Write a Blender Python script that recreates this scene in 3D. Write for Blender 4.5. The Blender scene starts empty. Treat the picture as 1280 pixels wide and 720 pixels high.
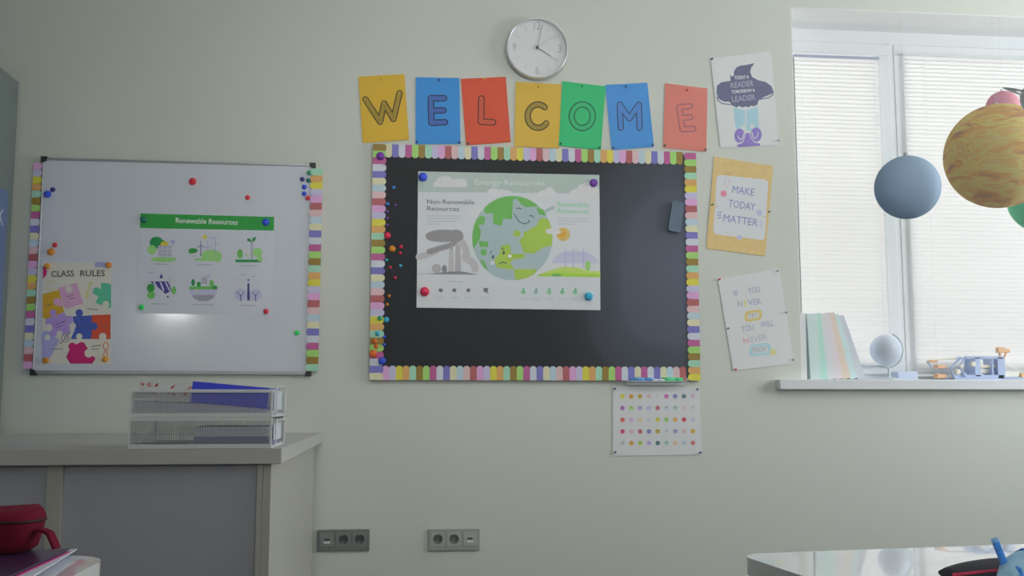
import bpy, math, random
from mathutils import Vector, Matrix
random.seed(7)
PI = math.pi
sc = bpy.context.scene
COL = sc.collection

# ------------------------------------------------------------------ camera
F, YAW, PITCH = 1284.4, math.radians(6.143), math.radians(6.323)
CAM = Vector((0, -4.4, 0.95))
FWD = Vector((math.sin(YAW)*math.cos(PITCH), math.cos(YAW)*math.cos(PITCH), math.sin(PITCH)))
RGT = Vector((math.cos(YAW), -math.sin(YAW), 0))
UPV = RGT.cross(FWD)
cd = bpy.data.cameras.new('camera'); cam = bpy.data.objects.new('camera', cd); COL.objects.link(cam)
cam.location = CAM; cam.rotation_euler = (PI/2+PITCH, 0, -YAW)
cd.sensor_width = 36; cd.lens = 36*F/1280; cd.clip_start = 0.02
sc.camera = cam

def ray(px, py): return FWD + RGT*((px-640)/F) + UPV*((360-py)/F)
def P(px, py, Y=0.0):                       # where the sight line through a pixel meets the plane y = Y
    d = ray(px, py); return CAM + d*((Y-CAM.y)/d.y)
def PZ(px, py, Z):                          # ... meets the horizontal plane z = Z
    d = ray(px, py); return CAM + d*((Z-CAM.z)/d.z)

# ------------------------------------------------------------------ materials
def s2l(c):
    c = c/255.0
    return c/12.92 if c <= 0.04045 else ((c+0.055)/1.055)**2.4
def lin(rgb, k=0.5, top=0.89):
    c = [s2l(v)/k for v in rgb]; q = min(1.0, top/max(c))      # too bright: scaled, so the hue stays
    return tuple(v*q for v in c)
MATS = {}
def mat(name, rgb, rough=0.6, k=0.5, spec=0.4, metal=0.0, coat=0.0, noise=None, bump=None, alpha=None):
    if name in MATS: return MATS[name]
    m = bpy.data.materials.new(name); m.use_nodes = True
    nt = m.node_tree; b = nt.nodes['Principled BSDF']
    c = lin(rgb, k)
    b.inputs['Base Color'].default_value = (*c, 1)
    b.inputs['Roughness'].default_value = rough
    b.inputs['Specular IOR Level'].default_value = spec
    b.inputs['Metallic'].default_value = metal
    b.inputs['Coat Weight'].default_value = coat
    b.inputs['Coat Roughness'].default_value = 0.08
    if noise or bump:
        tc = nt.nodes.new('ShaderNodeTexCoord')
    if noise:                                # (scale, amount, stretch)
        mp = nt.nodes.new('ShaderNodeMapping'); mp.inputs['Scale'].default_value = noise[2] if len(noise) > 2 else (1, 1, 1)
        n = nt.nodes.new('ShaderNodeTexNoise'); n.inputs['Scale'].default_value = noise[0]; n.inputs['Detail'].default_value = 4
        r = nt.nodes.new('ShaderNodeMapRange'); r.inputs['To Min'].default_value = 1-noise[1]; r.inputs['To Max'].default_value = 1+noise[1]
        mx = nt.nodes.new('ShaderNodeVectorMath'); mx.operation = 'SCALE'; mx.inputs[0].default_value = c
        nt.links.new(tc.outputs['Object'], mp.inputs['Vector']); nt.links.new(mp.outputs[0], n.inputs['Vector'])
        nt.links.new(n.outputs['Fac'], r.inputs['Value']); nt.links.new(r.outputs[0], mx.inputs['Scale'])
        nt.links.new(mx.outputs[0], b.inputs['Base Color'])
    if bump:                                 # (scale, strength, distance)
        n = nt.nodes.new('ShaderNodeTexNoise'); n.inputs['Scale'].default_value = bump[0]; n.inputs['Detail'].default_value = 3
        bp = nt.nodes.new('ShaderNodeBump'); bp.inputs['Strength'].default_value = bump[1]; bp.inputs['Distance'].default_value = bump[2]
        nt.links.new(tc.outputs['Object'], n.inputs['Vector']); nt.links.new(n.outputs['Fac'], bp.inputs['Height'])
        nt.links.new(bp.outputs[0], b.inputs['Normal'])
    MATS[name] = m
    return m
INK = {}
def ink(r, g, b, k=0.57, rough=0.55):
    key = (r, g, b, k, rough)
    if key not in INK: INK[key] = mat('ink_%d_%d_%d_%d' % (r, g, b, len(INK)), (r, g, b), rough, k, 0.3)
    return INK[key]

# ------------------------------------------------------------------ mesh building
ORG = {}
def prop(o, label=None, cat=None, group=None, kind=None):
    if label: o['label'] = label
    if cat: o['category'] = cat
    if group: o['group'] = group
    if kind: o['kind'] = kind
    return o
def thing(name, label, cat, loc, group=None):
    o = bpy.data.objects.new(name, None); COL.objects.link(o); o.location = loc
    o.empty_display_size = 0.05
    ORG[o.name] = Vector(loc)
    return prop(o, label, cat, group)

class MB:
    def __init__(s): s.v = []; s.f = []; s.m = []; s.sm = []; s.mats = []
    def mi(s, m):
        if m not in s.mats: s.mats.append(m)
        return s.mats.index(m)
    def add(s, vs, fs, m, smooth=False):
        o = len(s.v); s.v += [Vector(p) for p in vs]; i = s.mi(m)
        for f in fs: s.f.append(tuple(o+k for k in f)); s.m.append(i); s.sm.append(smooth)
        return s
    def box(s, x0, x1, y0, y1, z0, z1, m, rot=None, at=None):
        vs = [Vector((x, y, z)) for x in (x0, x1) for y in (y0, y1) for z in (z0, z1)]
        if rot is not None:
            c = Vector(at) if at is not None else Vector(((x0+x1)/2, (y0+y1)/2, (z0+z1)/2))
            vs = [rot @ (p-c) + c for p in vs]
        return s.add(vs, [(0, 1, 3, 2), (4, 6, 7, 5), (0, 4, 5, 1), (2, 3, 7, 6), (0, 2, 6, 4), (1, 5, 7, 3)], m)
    def prism(s, pts, off, m, smooth=False):   # planar outline pushed along OFF (thickness)
        n = len(pts); off = Vector(off); pts = [Vector(p) for p in pts]
        s.add(pts + [p+off for p in pts], [tuple(range(n)), tuple(reversed(range(n, 2*n)))], m)
        s.add(pts + [p+off for p in pts], [(i, i+n, (i+1) % n+n, (i+1) % n) for i in range(n)], m, smooth)
        return s
    def flat(s, pts, m): return s.add(pts, [tuple(range(len(pts)))], m)
    def tube(s, pts, r, m, n=10, closed=False, caps=True, rs=None):
        pts = [Vector(p) for p in pts]; N = len(pts); rings = []
        prev = None
        for i, p in enumerate(pts):
            a = pts[(i-1) % N] if closed or i > 0 else p
            b = pts[(i+1) % N] if closed or i < N-1 else p
            t = (b-a).normalized()
            if prev is None:
                u = t.orthogonal().normalized()
            else:
                u = (prev - t*prev.dot(t)).normalized()
            prev = u; w = t.cross(u); R = rs[i] if rs else r
            rings.append([p + (u*math.cos(2*PI*k/n) + w*math.sin(2*PI*k/n))*R for k in range(n)])
        vs = [q for g in rings for q in g]; fs = []
        for i in range(N if closed else N-1):
            for k in range(n):
                a, b = i*n, ((i+1) % N)*n
                fs.append((a+k, a+(k+1) % n, b+(k+1) % n, b+k))
        s.add(vs, fs, m, True)
        if caps and not closed:
            s.add(rings[0], [tuple(reversed(range(n)))], m); s.add(rings[-1], [tuple(range(n))], m)
        return s
    def lathe(s, prof, org, axis, m, n=24, smooth=True):   # prof: (radius, height along axis)
        axis = Vector(axis).normalized(); u = axis.orthogonal().normalized(); w = axis.cross(u); org = Vector(org)
        vs = []; fs = []
        for r, h in prof:
            vs += [org + axis*h + (u*math.cos(2*PI*k/n) + w*math.sin(2*PI*k/n))*max(r, 1e-5) for k in range(n)]
        for i in range(len(prof)-1):
            for k in range(n): fs.append((i*n+k, i*n+(k+1) % n, (i+1)*n+(k+1) % n, (i+1)*n+k))
        return s.add(vs, fs, m, smooth)
    def ball(s, c, r, m, nu=32, nv=18, sc3=(1, 1, 1)):
        c = Vector(c); vs = []; fs = []
        for j in range(nv+1):
            t = PI*j/nv
            for k in range(nu):
                a = 2*PI*k/nu
                vs.append(c + Vector((math.sin(t)*math.cos(a)*sc3[0], math.sin(t)*math.sin(a)*sc3[1], math.cos(t)*sc3[2]))*r)
        for j in range(nv):
            for k in range(nu): fs.append((j*nu+k, (j+1)*nu+k, (j+1)*nu+(k+1) % nu, j*nu+(k+1) % nu))
        return s.add(vs, fs, m, True)
    def build(s, name, parent=None, label=None, cat=None, group=None, kind=None, bevel=0, seg=2, org=None):
        if parent is not None: o0 = ORG[parent.name]
        elif org is not None: o0 = Vector(org)
        elif kind == 'structure': o0 = Vector((0, 0, 0))
        else:
            lo = [min(p[i] for p in s.v) for i in range(3)]; hi = [max(p[i] for p in s.v) for i in range(3)]
            o0 = Vector(((lo[0]+hi[0])/2, (lo[1]+hi[1])/2, lo[2]))
        me = bpy.data.meshes.new(name)
        me.from_pydata([tuple(p-o0) for p in s.v], [], s.f)
        for m in s.mats: me.materials.append(m)
        me.polygons.foreach_set('material_index', s.m); me.polygons.foreach_set('use_smooth', s.sm)
        me.update()
        o = bpy.data.objects.new(name, me); COL.objects.link(o)
        ORG[o.name] = o0
        if parent is not None: o.parent = parent
        else: o.location = o0
        if bevel:
            md = o.modifiers.new('bevel', 'BEVEL'); md.width = bevel; md.segments = seg; md.limit_method = 'ANGLE'; md.angle_limit = math.radians(40)
        return prop(o, label, cat, group, kind)

# ------------------------------------------------------------------ lettering
FONTS = {}
def glyphs(txt, bold=0.0, shear=0.0):
    key = (txt, bold, shear)
    if key in FONTS: return FONTS[key]
    cu = bpy.data.curves.new('lettering', 'FONT'); cu.body = txt; cu.resolution_u = 2; cu.offset = bold; cu.shear = shear
    cu.fill_mode = 'FRONT'
    ob = bpy.data.objects.new('lettering', cu); COL.objects.link(ob)
    dg = bpy.context.evaluated_depsgraph_get(); dg.update()
    me = bpy.data.meshes.new_from_object(ob.evaluated_get(dg))
    vs = [(v.co.x, v.co.y) for v in me.vertices]; fs = [tuple(p.vertices) for p in me.polygons]
    bpy.data.objects.remove(ob); bpy.data.curves.remove(cu); bpy.data.meshes.remove(me)
    FONTS[key] = (vs, fs)
    return FONTS[key]
CAPH = max(v[1] for v in glyphs('H')[0])

class Sheet(MB):
    """A sheet of paper hung flat against something: corners and everything printed on it lie on one plane."""
    def __init__(s, corners, Y, m, thick=0.0006, bow=0.0):
        super().__init__(); s.Y = Y; s.st = 0.00022; s.k = 0
        s.c = [Vector((*c, 0)) for c in corners]
        n = 10; vs = []
        for j in range(n+1):
            for i in range(n+1):
                q = s.uv(i/n, j/n); vs.append(P(q[0], q[1], Y))
        fs = [(j*(n+1)+i, (j+1)*(n+1)+i, (j+1)*(n+1)+i+1, j*(n+1)+i+1) for j in range(n) for i in range(n)]
        s.add(vs, fs, m)
        back = [v + Vector((0, thick, 0)) for v in vs]
        rim = [j*(n+1) for j in range(n+1)] + [n*(n+1)+i for i in range(1, n+1)] + [(n-j)*(n+1)+n for j in range(1, n+1)] + [n-i for i in range(1, n)]
        s.add([vs[k] for k in rim] + [back[k] for k in rim], [(k, (k+1) % len(rim), (k+1) % len(rim)+len(rim), k+len(rim)) for k in range(len(rim))] + [tuple(range(len(rim), 2*len(rim)))], m)
    def uv(s, u, v):
        a = s.c[0].lerp(s.c[1], u); b = s.c[3].lerp(s.c[2], u); return a.lerp(b, v)
    def w(s, q, lay): return P(q[0], q[1], s.Y - s.st*lay - 2e-6*s.k)
    def poly(s, pts, m, lay=1):
        s.k += 1; return s.flat([s.w(q, lay) for q in pts], m)
    def disc(s, c, r, m, lay=1, n=18, ry=None, a0=0, a1=360):
        ry = ry or r; full = (a1-a0) >= 360
        k = n if full else n+1
        pts = [(c[0]+r*math.cos(math.radians(a0+(a1-a0)*i/n)), c[1]+ry*math.sin(math.radians(a0+(a1-a0)*i/n))) for i in range(k)]
        return s.poly(pts, m, lay)
    def stroke(s, pts, wd, m, lay=1, closed=False, cap=True):   # a pen line with round joints
        for i in range(len(pts) - (0 if closed else 1)):
            a = Vector(pts[i]); b = Vector(pts[(i+1) % len(pts)])
            d = b-a
            if d.length < 1e-6: continue
            n = Vector((-d.y, d.x)).normalized()*wd/2
            s.poly([a+n, b+n, b-n, a-n], m, lay)
        if cap and wd > 0.9:
            for q in pts: s.disc(q, wd/2, m, lay, 12)
        return s
    def text(s, txt, A, B, h, m, lay=2, bold=0.0):      # A, B: baseline ends; h: height of a capital
        vs, fs = glyphs(txt, bold)
        x0 = min(v[0] for v in vs); x1 = max(v[0] for v in vs); s.k += 1
        A = Vector(A); B = Vector(B); d = (B-A)/(x1-x0); up = Vector((d.y, -d.x)).normalized()*(h/CAPH)
        s.add([s.w(A + d*(v[0]-x0) + up*v[1], lay) for v in vs], fs, m)
        return s

def crop(ox, oy, k): return lambda x, y: (ox + x/k, oy + y/k)

# ------------------------------------------------------------------ room shell
WALLC = (165, 168, 160)
def wallmat():
    m = mat('wall_paint', WALLC, 0.62, 0.5, 0.3, noise=(1.3, 0.02), bump=(260, 0.12, 0.0006)); return m
M_wall = wallmat()
M_white = mat('white_plastic', (225, 228, 228), 0.4, 0.95, 0.4)
XR, XL, YB, ZC = 4.15, -2.6, -7.2, 3.05
wx0 = P(988, 10).x; wz1 = P(987, 8).z; wz0 = P(1130, 476).z; wx1 = 3.75
def structure(mb, name): return mb.build(name, kind='structure')
b = MB()
b.box(XL-.2, wx0, 0, .32, 0, ZC, M_wall); b.box(wx1, XR+.2, 0, .32, 0, ZC, M_wall)
b.box(wx0, wx1, 0, .32, 0, wz0-.02, M_wall); b.box(wx0, wx1, 0, .32, wz1, ZC, M_wall)
structure(b, 'wall_back')
M_floor = mat('floor_vinyl', (74, 70, 66), 0.45, 0.9, 0.4, noise=(6, 0.08))
structure(MB().box(XL-.2, XR+.2, YB-.2, .32, -.1, 0, M_floor), 'floor')
M_ceil = mat('ceiling_paint', (235, 236, 233), 0.9, 1.0, 0.2)
structure(MB().box(XL-.2, XR+.2, YB-.2, .32, ZC, ZC+.1, M_ceil), 'ceiling')
M_wall2 = mat('side_wall_paint', (160, 165, 162), 0.7, 1.0, 0.3)
structure(MB().box(XL-.2, XL, YB, 0, 0, ZC, M_wall2), 'wall_left')
b = MB()
for (x0, x1, z0, z1) in ((XL-.2, -.05, 0, ZC), (3.05, XR+.2, 0, ZC), (-.05, 3.05, 0, 1.3), (-.05, 3.05, 2.65, ZC)): b.box(x0, x1, YB-.2, YB, z0, z1, M_wall2)
structure(b, 'wall_front')
# the side wall with two assumed windows, out of the frame, that daylight the room
SW = [(-2.75, -0.5), (-5.6, -3.6)]; SZ0, SZ1 = 1.05, 2.62
b = MB(); ys = [0] + [y for w in SW for y in (w[1], w[0])] + [YB]
for i in range(0, len(ys), 2): b.box(XR, XR+.2, ys[i+1], ys[i], 0, ZC, M_wall2)
for y0, y1 in SW:
    b.box(XR, XR+.2, y0, y1, 0, SZ0, M_wall2); b.box(XR, XR+.2, y0, y1, SZ1, ZC, M_wall2)
structure(b, 'wall_right')
M_pvc = mat('window_pvc', (238, 241, 243), 0.35, 1.0, 0.4)
for i, (y0, y1) in enumerate(SW):
    b = MB()
    for (a0, a1, c0, c1) in ((y0, y1, SZ0, SZ0+.06), (y0, y1, SZ1-.06, SZ1), (y0, y0+.06, SZ0+.06, SZ1-.06), (y1-.06, y1, SZ0+.06, SZ1-.06), ((y0+y1)/2-.04, (y0+y1)/2+.04, SZ0+.06, SZ1-.06)):
        b.box(XR+.08, XR+.15, a0, a1, c0, c1, M_pvc)
    structure(b, 'window_%d' % (i+2))  # assumed side windows, never in view
structure(MB().box(XL, XR, -.012, 0, 0, .07, M_white), 'baseboard_back')

b = MB()
for (x0, x1, z0, z1) in ((-.05, 3.05, 1.3, 1.36), (-.05, 3.05, 2.59, 2.65), (-.05, .01, 1.36, 2.59), (2.99, 3.05, 1.36, 2.59), (1.46, 1.54, 1.36, 2.59)): b.box(x0, x1, YB-.14, YB-.07, z0, z1, M_pvc)
structure(b, 'window_4')  # unseen window, added behind the camera to house the front fill light

# ------------------------------------------------------------------ window in the back wall
YF = .255                                            # front of the window frame, deep in the reveal
def X(px, py, Y): return P(px, py, Y).x
def Z(px, py, Y): return P(px, py, Y).z
M_rev = mat('reveal_plaster', (244, 245, 243), .7, 1.02, .3)
b = MB().box(wx0, wx1, .002, .32, wz1-.006, wz1, M_rev).box(wx0, wx0+.006, .002, .32, wz0, wz1-.006, M_rev).box(wx1-.006, wx1, .002, .32, wz0, wz1-.006, M_rev)
structure(b, 'trim_1')
b = MB()
ztop = wz1; zb = wz0
z_fr = Z(1050, 50, YF)
xm0, xm1 = X(1112, 250, YF), X(1136, 250, YF)        # mullion
b.box(wx0, wx1, YF, YF+.035, z_fr-.012, ztop, M_pvc)       # head
b.box(wx0, wx1, YF, YF+.035, zb, zb+.05, M_pvc)      # bottom
b.box(wx0, wx0+.05, YF, YF+.035, zb+.05, z_fr-.012, M_pvc); b.box(wx1-.06, wx1, YF, YF+.035, zb+.05, z_fr-.012, M_pvc)
b.box(xm0+.021, xm1-.057, YF-.014, YF+.035, zb+.05, z_fr-.012, M_pvc)
xq = (xm1+wx1)/2
win = structure(b, 'window_1')
def sash(x0, x1, z0, z1, w):
    b = MB(); y0, y1 = YF-.018, YF+.024
    b.box(x0, x1, y0, y1, z1-w, z1, M_pvc); b.box(x0, x1, y0, y1, z0, z0+w, M_pvc)
    b.box(x0, x0+w, y0, y1, z0+w, z1-w, M_pvc); b.box(x1-w, x1, y0, y1, z0+w, z1-w, M_pvc)
    return b.build('sash', win, bevel=.004)
sash(wx0+.012, xm0+.02, zb+.035, z_fr-.02, .058)
sash(xm1-.056, wx1-.03, zb+.035, z_fr-.02, .05)
mg = bpy.data.materials.new('window_glass'); mg.use_nodes = True
nt = mg.node_tree; nt.nodes.clear()
o_ = nt.nodes.new('ShaderNodeOutputMaterial'); mx = nt.nodes.new('ShaderNodeMixShader'); tr = nt.nodes.new('ShaderNodeBsdfTransparent'); gl = nt.nodes.new('ShaderNodeBsdfGlossy')
gl.inputs['Roughness'].default_value = .02; mx.inputs[0].default_value = .06
nt.links.new(tr.outputs[0], mx.inputs[1]); nt.links.new(gl.outputs[0], mx.inputs[2]); nt.links.new(mx.outputs[0], o_.inputs[0])
gp = MB().box(wx0+.06, xm0-.03, YF+.008, YF+.012, zb+.08, z_fr-.06, mg); gp.build('pane', win)
MB().box(xm1+.03, wx1-.07, YF+.008, YF+.012, zb+.08, z_fr-.06, mg).build('pane', win)
# sill
sx0 = X(975, 480, -.05)
zs0, zs1 = Z(1130, 487, -.05), Z(1130, 474.3, -.05)
b = MB().box(sx0, wx1+.08, -.05, 0, zs0, zs1, M_pvc)
b.box(wx0, wx1, 0, YF, zs0, zs1, M_pvc)
b.build('window_sill', win, bevel=.004)
ZS = zs1
# blinds
ms = bpy.data.materials.new('blind_slat'); ms.use_nodes = True
nt = ms.node_tree; nt.nodes.clear()
o_ = nt.nodes.new('ShaderNodeOutputMaterial'); ad = nt.nodes.new('ShaderNodeMixShader'); df = nt.nodes.new('ShaderNodeBsdfDiffuse'); tl = nt.nodes.new('ShaderNodeBsdfTranslucent')
df.inputs[0].default_value = (.8, .81, .81, 1); tl.inputs[0].default_value = (.86, .87, .86, 1); ad.inputs[0].default_value = .5
nt.links.new(df.outputs[0], ad.inputs[1]); nt.links.new(tl.outputs[0], ad.inputs[2]); nt.links.new(ad.outputs[0], o_.inputs[0])
M_rail = mat('blind_rail', (176, 182, 204), 0.4, 1.0)
def blind(x0, x1, z0, z1, y, label, rail):
    t = thing('venetian_blind', label, 'blind', ((x0+x1)/2, y, z0), 'white blinds on the window')
    MB().box(x0, x1, y-.012, y+.012, z1-.009, z1, rail).build('headrail', t, bevel=.002)
    MB().box(x0, x1, y-.010, y+.010, z0, z0+.012, M_white).build('bottom_rail', t, bevel=.003)
    b = MB(); pitch = .0205; z = z1-.02
    tilt = math.radians(66)
    while z > z0+.010:
        vs = []
        for k in range(5):
            s = (k/4-.5)*.025; bow = .0018*(1-(2*s/.025)**2)
            dy = s*math.cos(tilt) - bow*math.sin(tilt); dz = -s*math.sin(tilt) - bow*math.cos(tilt)
            vs += [Vector((x0+.003, y-dy, z-dz*-1)), Vector((x1-.003, y-dy, z-dz*-1))]
        b.add(vs, [(2*k, 2*k+1, 2*k+3, 2*k+2) for k in range(4)], ms, True)
        z -= pitch
    b.build('slats', t)
    for f in (.08, .92):
        xx = x0+(x1-x0)*f
        MB().tube([(xx, y-.014, z1-.02), (xx, y-.014, z0+.01)], .0007, M_white, 5).build('ladder_cord', t)
    return t
YBL = YF-.034
blind(X(1000.5, 250, YBL)-.012, X(1105.5, 250, YBL), Z(1050, 457, YBL), Z(1050, 70.5, YBL), YBL, 'narrow closed white blind over the sash beside the posters', M_rail)
blind(X(1137, 250, YBL)-.006, wx1-.09, Z(1200, 471, YBL), Z(1200, 70, YBL), YBL, 'wide closed white blind on the sash behind the hanging planets', M_white)

# ------------------------------------------------------------------ tall cupboard with a blue sheet on its side
xk = P(26, 103).x
zk = P(26, 103, -.02).z
M_cup = mat('cupboard_grey', (74, 82, 80), 0.5, 0.28, 0.35)
t = thing('tall_cupboard', 'tall grey cupboard against the wall at the whiteboard end', 'cupboard', (xk-.35, -.6, 0))
MB().box(xk-.7, xk, -1.3, -.02, .06, zk, M_cup).build('body', t, bevel=.003)
MB().box(xk-.68, xk-.02, -1.26, -.04, 0, .06, mat('plinth_grey', (70, 74, 74), .6)).build('plinth', t)
for s in (0, 1):
    d = MB().box(xk-.7+.352*s, xk-.354+.354*s-.002*s, -1.32, -1.302, .08, zk-.02, M_cup).build('door', t, bevel=.003)
    MB().box(xk-.37+.034*s-.004, xk-.37+.034*s+.004, -1.348, -1.321, 1.0, 1.14, mat('handle_steel', (170, 172, 175), .3, 1, metal=1)).build('handle', d, bevel=.002)
# blue notice: on the cupboard's side
def on_side(px, py, x):
    d = ray(px, py); return CAM + d*((x-CAM.x)/d.x)
yb_ = on_side(7.5, 290, xk).y
b = MB(); zz0 = on_side(6, 468, xk).z; zz1 = on_side(8, 238, xk).z
M_bl = mat('poster_blue', (74, 86, 118), .5, .36)
b.box(xk+.0002, xk+.001, yb_-.36, yb_, zz0, zz1, M_bl)
vs, fs = glyphs('K', .02)
zk0 = on_side(3, 282, xk).z; zk1 = on_side(3, 262, xk).z
hh = (zk1-zk0)/CAPH; xm = max(v[0] for v in vs)
yk = on_side(4.6, 272, xk).y
b.add([Vector((xk+.0014, yk-(xm-v[0])*hh*1.0, zk0+v[1]*hh)) for v in vs], fs, ink(150, 162, 170, .5))
b.build('notice', label='blue notice with a white letter on the side of the tall cupboard', cat='poster')

# ------------------------------------------------------------------ low cabinet
YCF = -1.475; zt = PZ(352, 560.5, 0.0).z
zt = P(352.2, 560.5, YCF).z; zth = zt-P(352.2, 580, YCF).z
xe = P(352.2, 560.5, YCF).x
xl = xk+.004
M_lam = mat('cabinet_laminate', (143, 143, 134), .45, .50, .35, noise=(3, .03, (1, 14, 14)))
M_lamt = mat('cabinet_top_laminate', (150, 149, 146), .4, .50, .35, noise=(3, .03, (1, 14, 14)))
M_pan = mat('cabinet_panel_grey', (128, 128, 133), .5, .42, .35, noise=(2.5, .05, (1, 1, 6)))
xb = P(338.7, 600, YCF+.03).x
t = thing('low_cabinet', 'low grey cabinet with thick top holding the mesh trays', 'cabinet', ((xl+xe)/2, YCF/2, 0))
MB().box(xl, xe, YCF, -.006, zt-zth, zt, M_lamt).build('top', t, bevel=.002)
YP = YCF+.03
MB().box(xb-.022, xb, YP, -.02, .0, zt-zth, M_lam).build('side_panel', t, bevel=.001)
xs1 = P(321, 600, YP).x
MB().box(xs1, xb-.0225, YP, YP+.05, 0, zt-zth-.001, M_lam).build('stile', t, bevel=.001)
xa, xc = P(57.5, 620, YP).x, P(77, 620, YP).x
MB().box(xa, xc, YP, YP+.05, 0, zt-zth-.001, M_lam).build('stile', t, bevel=.001)
MB().box(xc+.0005, xs1-.0005, YP+.012, YP+.03, .02, zt-zth-.001, M_pan).build('panel', t)
MB().box(xl+.02, xa-.0005, YP+.012, YP+.03, .02, zt-zth-.001, M_pan).build('panel', t)
MB().box(xl, xl+.02, YP, -.02, 0, zt-zth-.001, M_lam).build('side_panel', t)
MB().box(xl+.021, xb-.0225, -.04, -.02, .02, zt-zth-.001, M_lam).build('back_panel', t)

# ------------------------------------------------------------------ whiteboard
YW = -.02
wb = dict(x0=-1.497, x1=-.3795, z0=1.0625, z1=1.962)
M_alu = mat('aluminium', (170, 174, 176), .35, .75, metal=.85)
M_wb = mat('whiteboard_enamel', (196, 201, 208), .16, .58, .5, coat=.35)
M_blk = mat('black_plastic', (34, 34, 36), .45, .6)
t = thing('whiteboard', 'white magnetic board in a thin metal frame above the low cabinet', 'whiteboard', ((wb['x0']+wb['x1'])/2, -.01, wb['z0']))
MB().box(wb['x0']+.004, wb['x1']-.004, -.014, -.001, wb['z0']+.004, wb['z1']-.004, M_wb).build('surface', t)
b = MB(); fw = .009
b.box(wb['x0'], wb['x1'], YW, -.001, wb['z1']-fw, wb['z1'], M_alu); b.box(wb['x0'], wb['x1'], YW, -.001, wb['z0'], wb['z0']+fw*1.6, M_alu)
b.box(wb['x0'], wb['x0']+fw, YW, -.001, wb['z0']+fw*1.6, wb['z1']-fw, M_alu); b.box(wb['x1']-fw, wb['x1'], YW, -.001, wb['z0']+fw*1.6, wb['z1']-fw, M_alu)
b.build('frame', t, bevel=.002)
for cx in ('x0', 'x1'):
    for cz in ('z0', 'z1'):
        x = wb[cx]; z = wb[cz]; sx = 1 if cx == 'x0' else -1; sz = 1 if cz == 'z0' else -1
        MB().prism([(x-.005*sx, YW-.003, z-.005*sz), (x+.021*sx, YW-.003, z-.005*sz), (x+.018*sx, YW-.003, z+.010*sz), (x+.010*sx, YW-.003, z+.018*sz), (x-.005*sx, YW-.003, z+.021*sz)], (0, .022, 0), M_blk).build('corner_cap', t, bevel=.003)
YS = -.0145                                         # whiteboard surface

# ------------------------------------------------------------------ blackboard
bb = dict(x0=-.1325, x1=1.297, z0=1.0415, z1=2.057)
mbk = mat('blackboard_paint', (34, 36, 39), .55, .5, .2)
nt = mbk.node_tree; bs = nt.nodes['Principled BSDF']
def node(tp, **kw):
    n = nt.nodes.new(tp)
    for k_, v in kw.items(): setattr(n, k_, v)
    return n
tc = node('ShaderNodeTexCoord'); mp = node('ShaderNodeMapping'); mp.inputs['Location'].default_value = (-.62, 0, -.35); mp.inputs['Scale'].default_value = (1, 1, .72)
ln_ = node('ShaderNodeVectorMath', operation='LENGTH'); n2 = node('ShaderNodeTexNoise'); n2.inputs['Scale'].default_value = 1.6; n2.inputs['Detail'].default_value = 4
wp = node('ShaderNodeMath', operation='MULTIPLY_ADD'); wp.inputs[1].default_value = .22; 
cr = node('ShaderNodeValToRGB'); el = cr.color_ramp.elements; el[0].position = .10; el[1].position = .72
el[0].color = (*lin((74, 80, 92), .5), 1); el[1].color = (*lin((30, 32, 34), .5), 1)  # chalk smears and window sheen put into the colour, paler towards the window
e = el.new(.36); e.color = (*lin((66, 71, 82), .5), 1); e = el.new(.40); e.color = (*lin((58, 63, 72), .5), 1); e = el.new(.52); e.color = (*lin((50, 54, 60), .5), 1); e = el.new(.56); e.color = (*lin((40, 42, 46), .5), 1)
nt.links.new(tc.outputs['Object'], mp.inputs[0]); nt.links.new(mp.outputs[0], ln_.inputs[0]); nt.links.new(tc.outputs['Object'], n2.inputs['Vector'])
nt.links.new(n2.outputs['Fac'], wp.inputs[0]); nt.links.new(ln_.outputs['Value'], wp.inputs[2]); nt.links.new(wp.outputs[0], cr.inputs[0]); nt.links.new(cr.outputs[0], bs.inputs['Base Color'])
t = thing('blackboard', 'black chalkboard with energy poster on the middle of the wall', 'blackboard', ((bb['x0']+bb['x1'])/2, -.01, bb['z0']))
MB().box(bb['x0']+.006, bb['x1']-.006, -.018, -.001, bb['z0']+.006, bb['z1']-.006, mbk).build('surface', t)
b = MB()
for (x0, x1, z0, z1) in ((bb['x0'], bb['x1'], bb['z1']-.012, bb['z1']), (bb['x0'], bb['x1'], bb['z0'], bb['z0']+.012), (bb['x0'], bb['x0']+.012, bb['z0']+.012, bb['z1']-.012), (bb['x1']-.012, bb['x1'], bb['z0']+.012, bb['z1']-.012)):
    b.box(x0, x1, -.0195, -.001, z0, z1, M_alu)
b.build('frame', t, bevel=.0015)
YK = -.0205

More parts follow.
